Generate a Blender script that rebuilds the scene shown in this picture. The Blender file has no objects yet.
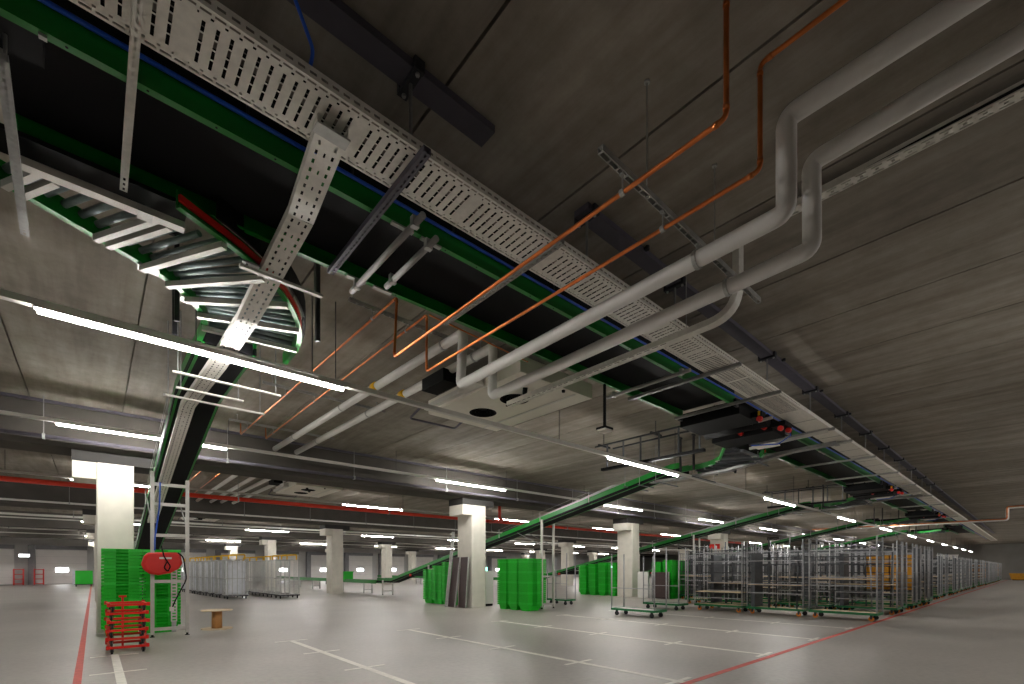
import bpy, math, random
random.seed(7)
C = bpy.context.scene.collection
PI = math.pi
cos, sin, R = math.cos, math.sin, math.radians

# ------------------------------------------------------------------ materials
def lin(c):
    c = c / 255.0
    return c / 12.92 if c <= 0.04045 else ((c + 0.055) / 1.055) ** 2.4
def rgb(r, g, b): return (lin(r), lin(g), lin(b), 1)

def mat(name, col, rough=0.5, metal=0.0, noise=0.12, nscale=8.0, bump=0.0, spec=0.5, stretch=(1, 1, 1)):
    m = bpy.data.materials.new(name); m.use_nodes = True
    nt = m.node_tree; b = nt.nodes['Principled BSDF']
    b.inputs['Roughness'].default_value = rough
    b.inputs['Metallic'].default_value = metal
    b.inputs['Specular IOR Level'].default_value = spec
    tc = nt.nodes.new('ShaderNodeTexCoord')
    mp = nt.nodes.new('ShaderNodeMapping'); mp.inputs['Scale'].default_value = stretch
    nt.links.new(tc.outputs['Object'], mp.inputs['Vector'])
    nz = nt.nodes.new('ShaderNodeTexNoise'); nz.inputs['Scale'].default_value = nscale
    nz.inputs['Detail'].default_value = 4
    nt.links.new(mp.outputs['Vector'], nz.inputs['Vector'])
    rp = nt.nodes.new('ShaderNodeValToRGB')
    lo = tuple(max(0, c * (1 - noise)) for c in col[:3]) + (1,)
    hi = tuple(min(1, c * (1 + noise)) for c in col[:3]) + (1,)
    rp.color_ramp.elements[0].position = 0.3; rp.color_ramp.elements[0].color = lo
    rp.color_ramp.elements[1].position = 0.7; rp.color_ramp.elements[1].color = hi
    nt.links.new(nz.outputs['Fac'], rp.inputs['Fac'])
    nt.links.new(rp.outputs['Color'], b.inputs['Base Color'])
    if bump:
        bp = nt.nodes.new('ShaderNodeBump'); bp.inputs['Strength'].default_value = bump
        nt.links.new(nz.outputs['Fac'], bp.inputs['Height']); nt.links.new(bp.outputs['Normal'], b.inputs['Normal'])
    return m

def emit(name, col, strength):
    m = bpy.data.materials.new(name); m.use_nodes = True
    b = m.node_tree.nodes['Principled BSDF']
    b.inputs['Base Color'].default_value = (0.8, 0.8, 0.8, 1)
    b.inputs['Emission Color'].default_value = col
    b.inputs['Emission Strength'].default_value = strength
    return m

def floor_mat():
    m = bpy.data.materials.new('polished_concrete'); m.use_nodes = True
    nt = m.node_tree; b = nt.nodes['Principled BSDF']; L = nt.links.new
    geo = nt.nodes.new('ShaderNodeNewGeometry')
    n1 = nt.nodes.new('ShaderNodeTexNoise'); n1.inputs['Scale'].default_value = 0.45; n1.inputs['Detail'].default_value = 5
    n2 = nt.nodes.new('ShaderNodeTexNoise'); n2.inputs['Scale'].default_value = 14; n2.inputs['Detail'].default_value = 6
    L(geo.outputs['Position'], n1.inputs['Vector']); L(geo.outputs['Position'], n2.inputs['Vector'])
    r1 = nt.nodes.new('ShaderNodeValToRGB')
    r1.color_ramp.elements[0].position = 0.3; r1.color_ramp.elements[0].color = rgb(150, 144, 137)
    r1.color_ramp.elements[1].position = 0.72; r1.color_ramp.elements[1].color = rgb(174, 168, 161)
    L(n1.outputs['Fac'], r1.inputs['Fac'])
    mx = nt.nodes.new('ShaderNodeMix'); mx.data_type = 'RGBA'; mx.blend_type = 'MULTIPLY'
    r2 = nt.nodes.new('ShaderNodeValToRGB')
    r2.color_ramp.elements[0].position = 0.3; r2.color_ramp.elements[0].color = (0.78, 0.78, 0.78, 1)
    r2.color_ramp.elements[1].position = 0.6; r2.color_ramp.elements[1].color = (1, 1, 1, 1)
    L(n2.outputs['Fac'], r2.inputs['Fac'])
    mx.inputs['Factor'].default_value = 0.6
    L(r1.outputs['Color'], mx.inputs['A']); L(r2.outputs['Color'], mx.inputs['B'])
    L(mx.outputs['Result'], b.inputs['Base Color'])
    rr = nt.nodes.new('ShaderNodeMapRange'); rr.inputs['To Min'].default_value = 0.34; rr.inputs['To Max'].default_value = 0.5
    L(n1.outputs['Fac'], rr.inputs['Value']); L(rr.outputs['Result'], b.inputs['Roughness'])
    b.inputs['Specular IOR Level'].default_value = 0.6
    return m

def ceiling_mat():
    # precast slabs spanning along y: long streaks, each slab its own tone
    m = bpy.data.materials.new('precast_concrete'); m.use_nodes = True
    nt = m.node_tree; b = nt.nodes['Principled BSDF']; L = nt.links.new
    geo = nt.nodes.new('ShaderNodeNewGeometry')
    mp = nt.nodes.new('ShaderNodeMapping'); mp.inputs['Scale'].default_value = (4.0, 0.35, 1)
    L(geo.outputs['Position'], mp.inputs['Vector'])
    n1 = nt.nodes.new('ShaderNodeTexNoise'); n1.inputs['Scale'].default_value = 1.0; n1.inputs['Detail'].default_value = 6
    n1.inputs['Roughness'].default_value = 0.62
    L(mp.outputs['Vector'], n1.inputs['Vector'])
    n2 = nt.nodes.new('ShaderNodeTexNoise'); n2.inputs['Scale'].default_value = 3.2; n2.inputs['Detail'].default_value = 7
    n2.inputs['Roughness'].default_value = 0.7
    L(geo.outputs['Position'], n2.inputs['Vector'])
    r1 = nt.nodes.new('ShaderNodeValToRGB')
    r1.color_ramp.elements[0].position = 0.32; r1.color_ramp.elements[0].color = rgb(136, 128, 118)
    r1.color_ramp.elements[1].position = 0.7; r1.color_ramp.elements[1].color = rgb(172, 165, 154)
    L(n1.outputs['Fac'], r1.inputs['Fac'])
    r2 = nt.nodes.new('ShaderNodeValToRGB')
    r2.color_ramp.elements[0].position = 0.3; r2.color_ramp.elements[0].color = (0.66, 0.65, 0.62, 1)
    r2.color_ramp.elements[1].position = 0.7; r2.color_ramp.elements[1].color = (1, 1, 1, 1)
    L(n2.outputs['Fac'], r2.inputs['Fac'])
    mx = nt.nodes.new('ShaderNodeMix'); mx.data_type = 'RGBA'; mx.blend_type = 'MULTIPLY'; mx.inputs['Factor'].default_value = 0.8
    L(r1.outputs['Color'], mx.inputs['A']); L(r2.outputs['Color'], mx.inputs['B'])
    # slab tone
    sx = nt.nodes.new('ShaderNodeSeparateXYZ'); L(geo.outputs['Position'], sx.inputs['Vector'])
    ad = nt.nodes.new('ShaderNodeMath'); ad.operation = 'ADD'; ad.inputs[1].default_value = 0.895; L(sx.outputs['X'], ad.inputs[0])
    dv = nt.nodes.new('ShaderNodeMath'); dv.operation = 'DIVIDE'; dv.inputs[1].default_value = 1.335; L(ad.outputs[0], dv.inputs[0])
    fl = nt.nodes.new('ShaderNodeMath'); fl.operation = 'FLOOR'; L(dv.outputs[0], fl.inputs[0])
    wn = nt.nodes.new('ShaderNodeTexWhiteNoise'); wn.noise_dimensions = '1D'; L(fl.outputs[0], wn.inputs['W'])
    mr = nt.nodes.new('ShaderNodeMapRange'); mr.inputs['To Min'].default_value = 0.86; mr.inputs['To Max'].default_value = 1.08
    L(wn.outputs['Value'], mr.inputs['Value'])
    m2 = nt.nodes.new('ShaderNodeVectorMath'); m2.operation = 'SCALE'
    L(mx.outputs['Result'], m2.inputs[0]); L(mr.outputs['Result'], m2.inputs['Scale'])
    L(m2.outputs['Vector'], b.inputs['Base Color'])
    b.inputs['Roughness'].default_value = 0.85; b.inputs['Specular IOR Level'].default_value = 0.2
    return m

M = dict(
    floor=floor_mat(), ceil=ceiling_mat(),
    concrete=mat('column_concrete', rgb(212, 207, 195), 0.8, 0, 0.07, 3.0, 0.05, 0.25),
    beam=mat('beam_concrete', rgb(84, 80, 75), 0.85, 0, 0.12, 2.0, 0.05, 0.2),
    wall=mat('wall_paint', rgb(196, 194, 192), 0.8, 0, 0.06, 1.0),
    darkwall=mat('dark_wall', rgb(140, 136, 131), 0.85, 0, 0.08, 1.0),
    dock=mat('dock_white', rgb(236, 232, 228), 0.5, 0, 0.03, 2.0),
    frame=mat('door_frame_grey', rgb(132, 131, 134), 0.6, 0.1, 0.1, 4.0),
    cart=mat('trolley_steel', rgb(166, 167, 169), 0.45, 0.3, 0.14, 14.0),
    tube=mat('tube_grey', rgb(158, 156, 152), 0.6, 0, 0.08, 10.0),
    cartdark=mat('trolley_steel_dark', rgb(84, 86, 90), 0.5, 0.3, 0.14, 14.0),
    block=mat('bearing_grey', rgb(44, 42, 40), 0.8, 0, 0.1, 4.0),
    galv=mat('galvanised_steel', rgb(176, 176, 172), 0.42, 0.55, 0.14, 14.0),
    tray=mat('tray_steel', rgb(222, 219, 210), 0.5, 0.1, 0.08, 20.0),
    strut=mat('strut_steel', rgb(150, 150, 148), 0.45, 0.6, 0.12, 16.0),
    alu=mat('aluminium', rgb(196, 193, 186), 0.42, 0.3, 0.06, 10.0),
    darksteel=mat('dark_steel', rgb(52, 52, 56), 0.5, 0.4, 0.15, 10.0),
    purple=mat('primer_steel', rgb(86, 82, 92), 0.55, 0.1, 0.1, 6.0),
    green=mat('green_paint', rgb(8, 122, 34), 0.35, 0, 0.08, 5.0),
    crate=mat('crate_green', rgb(10, 186, 26), 0.42, 0, 0.05, 5.0),
    crateb=mat('crate_green_worn', rgb(34, 198, 50), 0.5, 0, 0.05, 5.0),
    darkgreen=mat('base_green', rgb(14, 108, 56), 0.4, 0, 0.1, 6.0),
    belt=mat('belt_black', rgb(10, 10, 13), 0.8, 0, 0.15, 6.0, 0, 0.25),
    black=mat('black_parts', rgb(8, 8, 9), 0.7, 0, 0.1, 8.0, 0, 0.2),
    rubber=mat('rubber', rgb(34, 34, 36), 0.7, 0, 0.1, 10.0),
    roller=mat('zinc_roller', rgb(122, 136, 138), 0.45, 0.35, 0.08, 8.0),
    red=mat('red_paint', rgb(208, 32, 20), 0.4, 0, 0.06, 6.0),
    redpipe=mat('sprinkler_red', rgb(222, 56, 28), 0.45, 0, 0.06, 6.0),
    blue=mat('blue_sheath', rgb(22, 84, 200), 0.4, 0, 0.05, 6.0),
    copper=mat('copper', rgb(210, 122, 66), 0.3, 0.85, 0.2, 5.0),
    insul=mat('pipe_insulation', rgb(222, 219, 214), 0.55, 0, 0.04, 3.0),
    white=mat('white_enamel', rgb(226, 221, 208), 0.45, 0, 0.03, 4.0),
    trunk=mat('white_trunking', rgb(206, 203, 196), 0.45, 0, 0.04, 6.0),
    wood=mat('plywood', rgb(176, 128, 78), 0.65, 0, 0.16, 6.0, 0, 0.3, (1, 6, 1)),
    woodpale=mat('pale_board', rgb(214, 192, 160), 0.65, 0, 0.1, 6.0),
    brown=mat('brown_board', rgb(62, 44, 42), 0.5, 0, 0.1, 6.0),
    yellow=mat('yellow_plastic', rgb(236, 186, 20), 0.45, 0, 0.06, 6.0),
    ochre=mat('yellow_tray', rgb(216, 150, 24), 0.5, 0, 0.1, 6.0),
    orange=mat('orange_wheel', rgb(206, 120, 20), 0.5, 0, 0.08, 6.0),
    card=mat('cardboard', rgb(176, 122, 70), 0.75, 0, 0.12, 6.0),
    wrap=mat('stretch_wrap', rgb(214, 216, 222), 0.3, 0, 0.1, 5.0),
    paintw=mat('line_white', rgb(226, 222, 212), 0.6, 0, 0.1, 9.0),
    paintr=mat('line_red', rgb(196, 78, 64), 0.6, 0, 0.16, 9.0),
    lamp=emit('lamp_tube', (1.0, 0.975, 0.93, 1), 172.0),
    sign=emit('exit_light', (1, 1, 1, 1), 6.0),
    win=emit('door_window', (0.95, 0.97, 1.0, 1), 22.0),
    led=emit('green_led', (0.3, 1.0, 0.7, 1), 3.0),
)

# ------------------------------------------------------------------ mesh helper
EACH = {'threaded_rod', 'cross_rail', 'guard_post', 'support_arm', 'hanging_post', 'side_rail', 'brace', 'foot', 'hanger_bar', 'clamp_bolt', 'rung', 'splice_plate', 'tube_clamp', 'cable_bundle', 'side_rail', 'anchor_bolt', 'hanger', 'bracket', 'fitting', 'pipe_clamp', 'junction_box'}
class MB:
    def __init__(s): s.v = []; s.f = []
    def quad(s, a, b, c, d):
        n = len(s.v); s.v += [a, b, c, d]; s.f.append((n, n+1, n+2, n+3))
    def box(s, x0, x1, y0, y1, z0, z1):
        n = len(s.v)
        s.v += [(x0,y0,z0),(x1,y0,z0),(x1,y1,z0),(x0,y1,z0),(x0,y0,z1),(x1,y0,z1),(x1,y1,z1),(x0,y1,z1)]
        for f in ((0,3,2,1),(4,5,6,7),(0,1,5,4),(1,2,6,5),(2,3,7,6),(3,0,4,7)): s.f.append(tuple(n+i for i in f))
        return s
    def obox(s, p, q, w, h, up=(0,0,1)):
        """bar from p to q, w across (horizontal), h along up"""
        import mathutils
        p = mathutils.Vector(p); q = mathutils.Vector(q); d = (q-p).normalized()
        u = mathutils.Vector(up)
        if abs(d.dot(u)) > 0.97: u = mathutils.Vector((1,0,0))
        sd = d.cross(u).normalized(); u = sd.cross(d).normalized()
        n = len(s.v)
        for c in (p, q):
            for a, b in ((-1,-1),(1,-1),(1,1),(-1,1)):
                s.v.append(tuple(c + sd*(a*w/2) + u*(b*h/2)))
        for f in ((0,1,2,3),(7,6,5,4),(0,4,5,1),(1,5,6,2),(2,6,7,3),(3,7,4,0)): s.f.append(tuple(n+i for i in f))
        return s
    def tube(s, pts, r, n=10, r2=None):
        import mathutils
        P = [mathutils.Vector(p) for p in pts]; k0 = len(s.v)
        ref = None
        for i, p in enumerate(P):
            if i == 0: t = P[1]-P[0]
            elif i == len(P)-1: t = P[-1]-P[-2]
            else: t = (P[i]-P[i-1]).normalized() + (P[i+1]-P[i]).normalized()
            t.normalize()
            if ref is None:
                ref = mathutils.Vector((0,0,1)) if abs(t.z) < 0.9 else mathutils.Vector((1,0,0))
            a = t.cross(ref).normalized(); b = a.cross(t).normalized(); ref = b
            rr = r if r2 is None else r + (r2-r)*i/(len(P)-1)
            for j in range(n):
                an = 2*PI*j/n; s.v.append(tuple(p + a*(rr*cos(an)) + b*(rr*sin(an))))
        for i in range(len(P)-1):
            for j in range(n):
                a = k0+i*n+j; b = k0+i*n+(j+1) % n
                s.f.append((a, b, b+n, a+n))
        s.f.append(tuple(k0+j for j in range(n))[::-1]); s.f.append(tuple(k0+(len(P)-1)*n+j for j in range(n)))
        return s
    def sweep(s, pts, prof):
        """closed profile [(lateral right, z)] swept along a polyline, kept upright"""
        k0 = len(s.v); m = len(prof); N = len(pts)
        for i, p in enumerate(pts):
            a = pts[max(i-1,0)]; b = pts[min(i+1,N-1)]
            dx, dy = b[0]-a[0], b[1]-a[1]; l = math.hypot(dx, dy); dx /= l; dy /= l
            for (q, z) in prof: s.v.append((p[0]+dy*q, p[1]-dx*q, p[2]+z))
        for i in range(N-1):
            for j in range(m):
                a = k0+i*m+j; b = k0+i*m+(j+1) % m
                s.f.append((a, a+m, b+m, b))
        s.f.append(tuple(k0+j for j in range(m))); s.f.append(tuple(k0+(N-1)*m+j for j in range(m))[::-1])
        return s
    def prism(s, poly, axis, a, b):
        """2-D polygon extruded along axis x, y or z from a to b"""
        k = len(s.v); n = len(poly)
        for t in (a, b):
            for (p, q) in poly:
                s.v.append({'x': (t,p,q), 'y': (p,t,q), 'z': (p,q,t)}[axis])
        s.f.append(tuple(k+i for i in range(n))[::-1]); s.f.append(tuple(k+n+i for i in range(n)))
        for i in range(n):
            j = (i+1) % n; s.f.append((k+i, k+j, k+n+j, k+n+i))
        return s
    def perf(s, o, u, v, n, ub, vb, hole):
        """sheet of n modules along u with punched cells: hole(i, j, k) true leaves cell open"""
        L = ub[-1]
        for k in range(n):
            for i in range(len(ub)-1):
                for j in range(len(vb)-1):
                    if hole(i, j, k): continue
                    a0 = k*L+ub[i]; a1 = k*L+ub[i+1]; b0 = vb[j]; b1 = vb[j+1]
                    P = lambda a, b: (o[0]+u[0]*a+v[0]*b, o[1]+u[1]*a+v[1]*b, o[2]+u[2]*a+v[2]*b)
                    s.quad(P(a0,b0), P(a1,b0), P(a1,b1), P(a0,b1))
        return s
    def mesh(s, name, m, origin=(0,0,0), smooth=False):
        me = bpy.data.meshes.new(name)
        ox, oy, oz = origin
        me.from_pydata([(x-ox, y-oy, z-oz) for x, y, z in s.v], [], s.f)
        me.materials.append(m); me.validate(); me.update()
        import bmesh
        bm = bmesh.new(); bm.from_mesh(me); bmesh.ops.recalc_face_normals(bm, faces=bm.faces)
        bm.to_mesh(me); bm.free()
        if smooth:
            for p in me.polygons: p.use_smooth = len(p.vertices) == 4
        return me
    def islands(s):
        par = list(range(len(s.v)))
        def find(a):
            while par[a] != a: par[a] = par[par[a]]; a = par[a]
            return a
        for f in s.f:
            for q in f[1:]: par[find(q)] = find(f[0])
        G = {}
        for f in s.f: G.setdefault(find(f[0]), []).append(f)
        out = []
        for fs in G.values():
            ids = sorted({q for f in fs for q in f}); mp = {q: i for i, q in enumerate(ids)}
            b = MB(); b.v = [s.v[q] for q in ids]; b.f = [tuple(mp[q] for q in f) for f in fs]; out.append(b)
        return out
    def build(s, name, m, parent=None, smooth=False, label=None, origin=None):
        if parent is not None and name in EACH:
            for b in s.islands(): o = b._build(name, m, parent, smooth, label, origin)
            return o
        return s._build(name, m, parent, smooth, label, origin)
    def _build(s, name, m, parent=None, smooth=False, label=None, origin=None):
        o = bpy.data.objects.new(name, None)
        if origin is None: origin = parent['_o'] if parent is not None else (0,0,0)
        me = s.mesh(name, m, origin, smooth)
        bpy.data.objects.remove(o)
        o = bpy.data.objects.new(name, me); C.objects.link(o)
        if parent is not None: o.parent = parent
        else: o.location = origin
        o['_o'] = tuple(origin)
        if label: o['label'] = label
        return o

def thing(name, label, cat, loc=(0,0,0), group=None):
    o = bpy.data.objects.new(name, None); C.objects.link(o)
    o.location = loc; o['_o'] = tuple(loc); o.empty_display_size = 0.1
    o['label'] = label; o['category'] = cat
    if group: o['group'] = group
    return o
def tag(o, label, cat, group=None, kind=None):
    o['label'] = label; o['category'] = cat
    if group: o['group'] = group
    if kind: o['kind'] = kind
    return o
def structure(o): o['kind'] = 'structure'; return o
def kids(o): return [c for c in bpy.data.objects if c.parent == o]
KID = {}
def tree(o):
    if o.name not in KID: KID[o.name] = [(c, tree(c)) for c in kids(o)]
    return KID[o.name]
def copy_tree(o, delta=(0,0,0), label=None, group=None, rz=None, loc=None, skip=()):
    def rec(src, sub, par):
        c = src.copy(); C.objects.link(c)
        if par is not None: c.parent = par
        for s_, ss in sub:
            if s_.name.split('.')[0] in skip: continue
            rec(s_, ss, c)
        return c
    c = rec(o, tree(o), None)
    if loc is not None: c.location = loc
    else: c.location = (o.location[0]+delta[0], o.location[1]+delta[1], o.location[2]+delta[2])
    if rz is not None: c.rotation_euler = (0,0,rz)
    if label: c['label'] = label
    if group: c['group'] = group
    return c
ORD = ['zeroth','first','second','third','fourth','fifth','sixth','seventh','eighth','ninth','tenth','eleventh','twelfth','thirteenth','fourteenth','fifteenth','sixteenth','seventeenth','eighteenth','nineteenth','twentieth','twenty-first','twenty-second','twenty-third','twenty-fourth','twenty-fifth','twenty-sixth','twenty-seventh','twenty-eighth','twenty-ninth','thirtieth']

def bend_path(pts, r, n=5):
    """polyline with rounded corners"""
    import mathutils
    P = [mathutils.Vector(p) for p in pts]; out = [tuple(P[0])]
    for i in range(1, len(P)-1):
        a = (P[i-1]-P[i]).normalized(); b = (P[i+1]-P[i]).normalized()
        p0 = P[i]+a*r; p2 = P[i]+b*r
        for k in range(n+1):
            t = k/n; out.append(tuple(p0*(1-t)**2 + P[i]*2*t*(1-t) + p2*t*t))
    out.append(tuple(P[-1])); return out

# ------------------------------------------------------------------ the setting
HC = 4.5585
X0, X1, Y0, Y1, H = -9.0, 86.0, -12.0, 58.0, 4.56
o = MB().box(X0, X1, Y0, Y1, -0.2, 0).build('floor', M['floor']); structure(o)
b = MB(); b.box(X0, X1, Y0, Y1, H+0.05, H+0.25)
k = math.floor((X0+0.895)/1.335)
while -0.895+1.335*k < X1:
    a, e = max(X0, -0.895+1.335*k+0.011), min(X1, -0.895+1.335*(k+1)-0.011)
    b.prism([(a, H), (e, H), (e, H+0.05), (a, H+0.05)], 'y', Y0, Y1); k += 1
structure(b.build('ceiling', M['ceil']))
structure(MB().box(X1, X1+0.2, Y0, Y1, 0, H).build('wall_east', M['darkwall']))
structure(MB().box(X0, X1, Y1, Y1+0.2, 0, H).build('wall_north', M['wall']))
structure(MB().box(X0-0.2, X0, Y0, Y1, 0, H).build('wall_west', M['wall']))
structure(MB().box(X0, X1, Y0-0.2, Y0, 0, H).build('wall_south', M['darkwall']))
# beams over the column rows
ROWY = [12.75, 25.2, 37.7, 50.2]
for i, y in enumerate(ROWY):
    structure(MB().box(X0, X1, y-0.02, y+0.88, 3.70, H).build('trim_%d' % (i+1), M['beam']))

# ------------------------------------------------------------------ columns
col0 = None
ROWN = ['nearest row', 'second row back', 'third row back', 'last row back']
for r, y in enumerate(ROWY):
    for kx in range(0, 7):
        x = 0.04 + 9.5*kx - (0.12 if kx == 2 else 0)
        lab = 'concrete column, %s from the left in the %s' % (ORD[kx+1], ROWN[r])
        if kx == 0 and r == 0: lab = 'pale concrete column standing right behind the crate wall and red dollies'
        if kx == 1 and r == 0: lab = 'pale concrete column with two brown boards leaning on it'
        if kx == 2 and r == 0: lab = 'concrete column behind the lone empty grey trolley'
        if col0 is None:
            col0 = thing('concrete_column', lab, 'column', (x, y, 0), 'concrete columns')
            MB().prism([(x+0.02, y), (x+0.58, y), (x+0.6, y+0.02), (x+0.6, y+0.83), (x+0.58, y+0.85), (x+0.02, y+0.85), (x, y+0.83), (x, y+0.02)], 'z', 0, 3.48).build('shaft', M['concrete'], col0)
            MB().box(x-0.37, x+0.97, y+0.02, y+0.83, 3.48, 3.70).build('bearing_block', M['block'], col0)
            for sx in (-0.36,):
                MB().prism([(x+sx, y+0.03), (x+sx+0.36, y+0.03), (x+sx+0.36, y+0.82), (x+sx, y+0.82)], 'z', 3.14, 3.48).build('corbel', M['concrete'], col0)
        else:
            copy_tree(col0, loc=(x, y, 0), label=lab)

# ------------------------------------------------------------------ floor markings
def line(name, x0, x1, y0, y1, m, label):
    o = MB().box(x0, x1, y0, y1, 0, 0.002).build(name, m, origin=((x0+x1)/2, (y0+y1)/2, 0)); tag(o, label, 'floor marking', 'painted floor lines')
line('red_line', 0.5, 84, 2.64, 2.725, M['paintr'], 'long red line painted along the ends of the trolley lanes')
line('red_line', -0.18, -0.105, 1.0, 57, M['paintr'], 'red line painted along the left of the column with red dollies')
LX = [0.24, 2.69, 5.08, 7.65, 10.03, 12.45]
LN = ['line running toward the red dolly stack', 'line left of the middle of the open floor', 'line through the middle of the open floor', 'line right of the middle of the open floor', 'line ending near the lone trolley', 'line just before the front trolleys']
for x, nme in zip(LX, LN):
    line('white_line', x-0.045, x+0.045, 2.73, 9.4 if x < 1 else 9.1, M['paintw'], 'thin white painted lane ' + nme)
LS = ['line by the red dollies', 'second line from the left', 'third line from the left', 'fourth line from the left', 'fifth line from the left', 'last line before the trolleys']
TY = [9.06, 7.52, 5.95, 4.3, 2.80]
for x, nme in zip(LX, LS):
    for j, y in enumerate(TY):
        yy = y + (0.22 if x < 1 and j < 2 else 0)
        o = MB().box(x-0.28, x+0.28, yy-0.03, yy+0.03, 0.0025, 0.004).build('white_tick', M['paintw'], origin=(x, yy, 0.0025))
        tag(o, 'short white tick across the %s, %s from its far end' % (nme, ORD[j+1]), 'floor marking', 'painted floor lines')

# ------------------------------------------------------------------ lamps
trow = [(5.70, 3.5, 'lowest row passing under the pipes', 11), (11.75, 3.9, 'row before the nearest beam', 9), (18.7, 3.9, 'row behind the nearest beam', 8),
        (27.8, 3.9, 'fourth row back', 9), (34.9, 3.9, 'fifth row back', 9), (42.3, 3.9, 'sixth row back', 9), (49.4, 3.9, 'row nearest the loading doors', 9), (-2.4, 3.9, 'added fill row beyond right edge', 10)]  # last row is added, out of view, to brighten the right side
lamp0 = None
for y, z, nme, cnt in trow:
    o = MB().box(-6, 84, y-0.035, y+0.035, z+0.045, z+0.105).build('lighting_trunking', M['trunk'], origin=(0, y, z+0.045))
    # hangers belong to the trunking
    hb = MB()
    for xx in range(-6, 84, 4): hb.tube([(xx+0.2, y, z+0.105), (xx+0.2, y, HC)], 0.006, 5)
    hb.build('hanger', M['darksteel'], o)
    tag(o, 'thin white lighting trunking carrying the tube lamps of the %s' % nme, 'lighting rail', 'lighting trunking')
    for k in range(1 if y < 0 else -1, cnt):
        xs = (-0.36 if z < 3.6 else -0.5) + 8*k
        lab = 'lit white tube lamp, %s from the left in the %s' % (ORD[k if y < 0 else k+2], nme)
        if lamp0 is None:
            lamp0 = thing('tube_lamp', lab, 'lamp', (xs, y, z), 'lit tube lamps')
            MB().prism([(y-0.022, z+0.03), (y-0.022, z+0.002), (y-0.013, z-0.005), (y+0.013, z-0.005), (y+0.022, z+0.002), (y+0.022, z+0.03)], 'x', xs, xs+2.65).build('diffuser', M['lamp'], lamp0)
            MB().box(xs-0.02, xs+2.67, y-0.034, y+0.034, z+0.03, z+0.045).build('lamp_housing', M['trunk'], lamp0)  # flat lamp housing between diffuser and trunking
        else:
            copy_tree(lamp0, loc=(xs, y, z), label=lab)

# ------------------------------------------------------------------ ceiling services
for i, (xa, xb) in enumerate([(-2.0, 2.2), (3.27, 26.0), (26.3, 60.0)]):
    o = MB().prism([(2.66, 4.5585), (2.66, 4.505), (2.675, 4.505), (2.805, 4.505), (2.82, 4.505), (2.82, 4.5585)], 'x', xa, xb).build('steel_channel', M['purple'], origin=(xa, 2.74, 4.5))
    bb = MB()
    for xx in [xa+0.9+1.9*j for j in range(int((xb-xa)/1.9))]:
        if xx < 14:
            bb.tube([(xx, 2.63, 4.5585), (xx, 2.63, 4.525)], 0.022, 8); bb.box(xx-0.02, xx+0.02, 2.63, 2.66, 4.525, 4.55)
    if bb.v: bb.build('anchor_bolt', M['darksteel'], o)
    tag(o, ['dark steel channel piece ending above the near cable tray', 'long dark steel channel fixed to ceiling above cable tray', 'far dark steel channel fixed to ceiling toward the end wall'][i], 'steel channel', 'ceiling channels')
for i, y in enumerate(ROWY[:2]):
    o = MB().prism([(y-0.10, HC), (y-0.10, H-0.05), (y-0.03, H-0.05), (y-0.03, HC)], 'x', -8, 84).build('steel_angle', M['purple'], origin=(0, y, H-0.05))  # steel angle along the beam top, under the ceiling
    tag(o, 'dark steel angle along the top of the %s concrete beam' % ['nearest', 'second'][i], 'steel rail')
def ceiling_pipe(name, y, z, r, m, lab, xa=-8, xb=84, step=3.0):
    o = MB().tube([(xa, y, z), (xb, y, z)], r, 10).build(name, m, origin=(0, y, z), smooth=True)
    hb = MB()
    x = xa+1.3
    while x < min(xb, 50):
        hb.tube([(x, y, z+r*0.9), (x, y, HC)], 0.008, 5); hb.box(x-0.02, x+0.02, y-r-0.01, y+r+0.01, z-r-0.01, z+r+0.01); x += step
    hb.build('pipe_clamp', M['strut'], o)
    tag(o, lab, 'pipe'); return o
ceiling_pipe('sprinkler_pipe', 12.42, 3.80, 0.038, M['purple'], 'dull grey pipe running along the face of the nearest beam')
ceiling_pipe('sprinkler_pipe', 24.9, 3.85, 0.038, M['insul'], 'pale pipe running along the face of the second beam')
rp = ceiling_pipe('sprinkler_main', 16.3, 3.45, 0.065, M['redpipe'], 'thick red sprinkler main running across behind the nearest columns', -8, 40, 5.0)
o = MB().tube(bend_path([(12.15, 14.4, 4.5), (12.15, 14.4, 3.35), (12.75, 14.9, 3.33), (13.1, 16.2, 3.40)], 0.08), 0.06, 10).build('red_drop_pipe', M['redpipe'], origin=(12.9, 14.4, 3.3), smooth=True)
tag(o, 'red vertical drop pipe bending right beside the second column', 'pipe')
for i, y in enumerate((30.0, 40.0)):
    ceiling_pipe('ceiling_pipe', y, 3.75, 0.05, M['insul'], 'pale far pipe running across the %s bay' % ['third', 'fourth'][i])

# main perforated cable tray
ty0, ty1, tz = 2.56, 2.95, 3.90
tr = thing('cable_tray', 'wide pale perforated cable tray running beside the main green conveyor', 'cable tray', (0, 2.755, tz))
ub = [0, .007, .023, .038, .053, .06]
vb = [0, .016, .028, .040, .052, .075, .132, .142, .19, .2, .248, .258, .315, .338, .350, .362, .374, .39]
def hole(i, j, k):
    if k % 14 in (0,): return j in (1, 15) and 1 <= i <= 3
    if j in (1, 15): return 1 <= i <= 3
    if j in (3, 13): return i in (0, 4)
    if j in (5, 7, 9, 11): return i == 2
    return False
pl = MB(); pl.perf((-3.9, ty0, tz), (1,0,0), (0,1,0), 158, ub, vb, hole)
pl.build('slotted_base', M['tray'], tr)
ub2 = [0, .012, .03, .05]; vb2 = [0, .02, .035, .06, .335, .36, .375, .39]
def hole2(i, j, k):
    if k % 20 == 0: return False
    return (j == 3 and i == 1) or (j in (1, 5) and i == 1)
MB().perf((5.58, ty0, tz), (1,0,0), (0,1,0), 60, ub2, vb2, hole2).build('slotted_base', M['tray'], tr)
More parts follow.
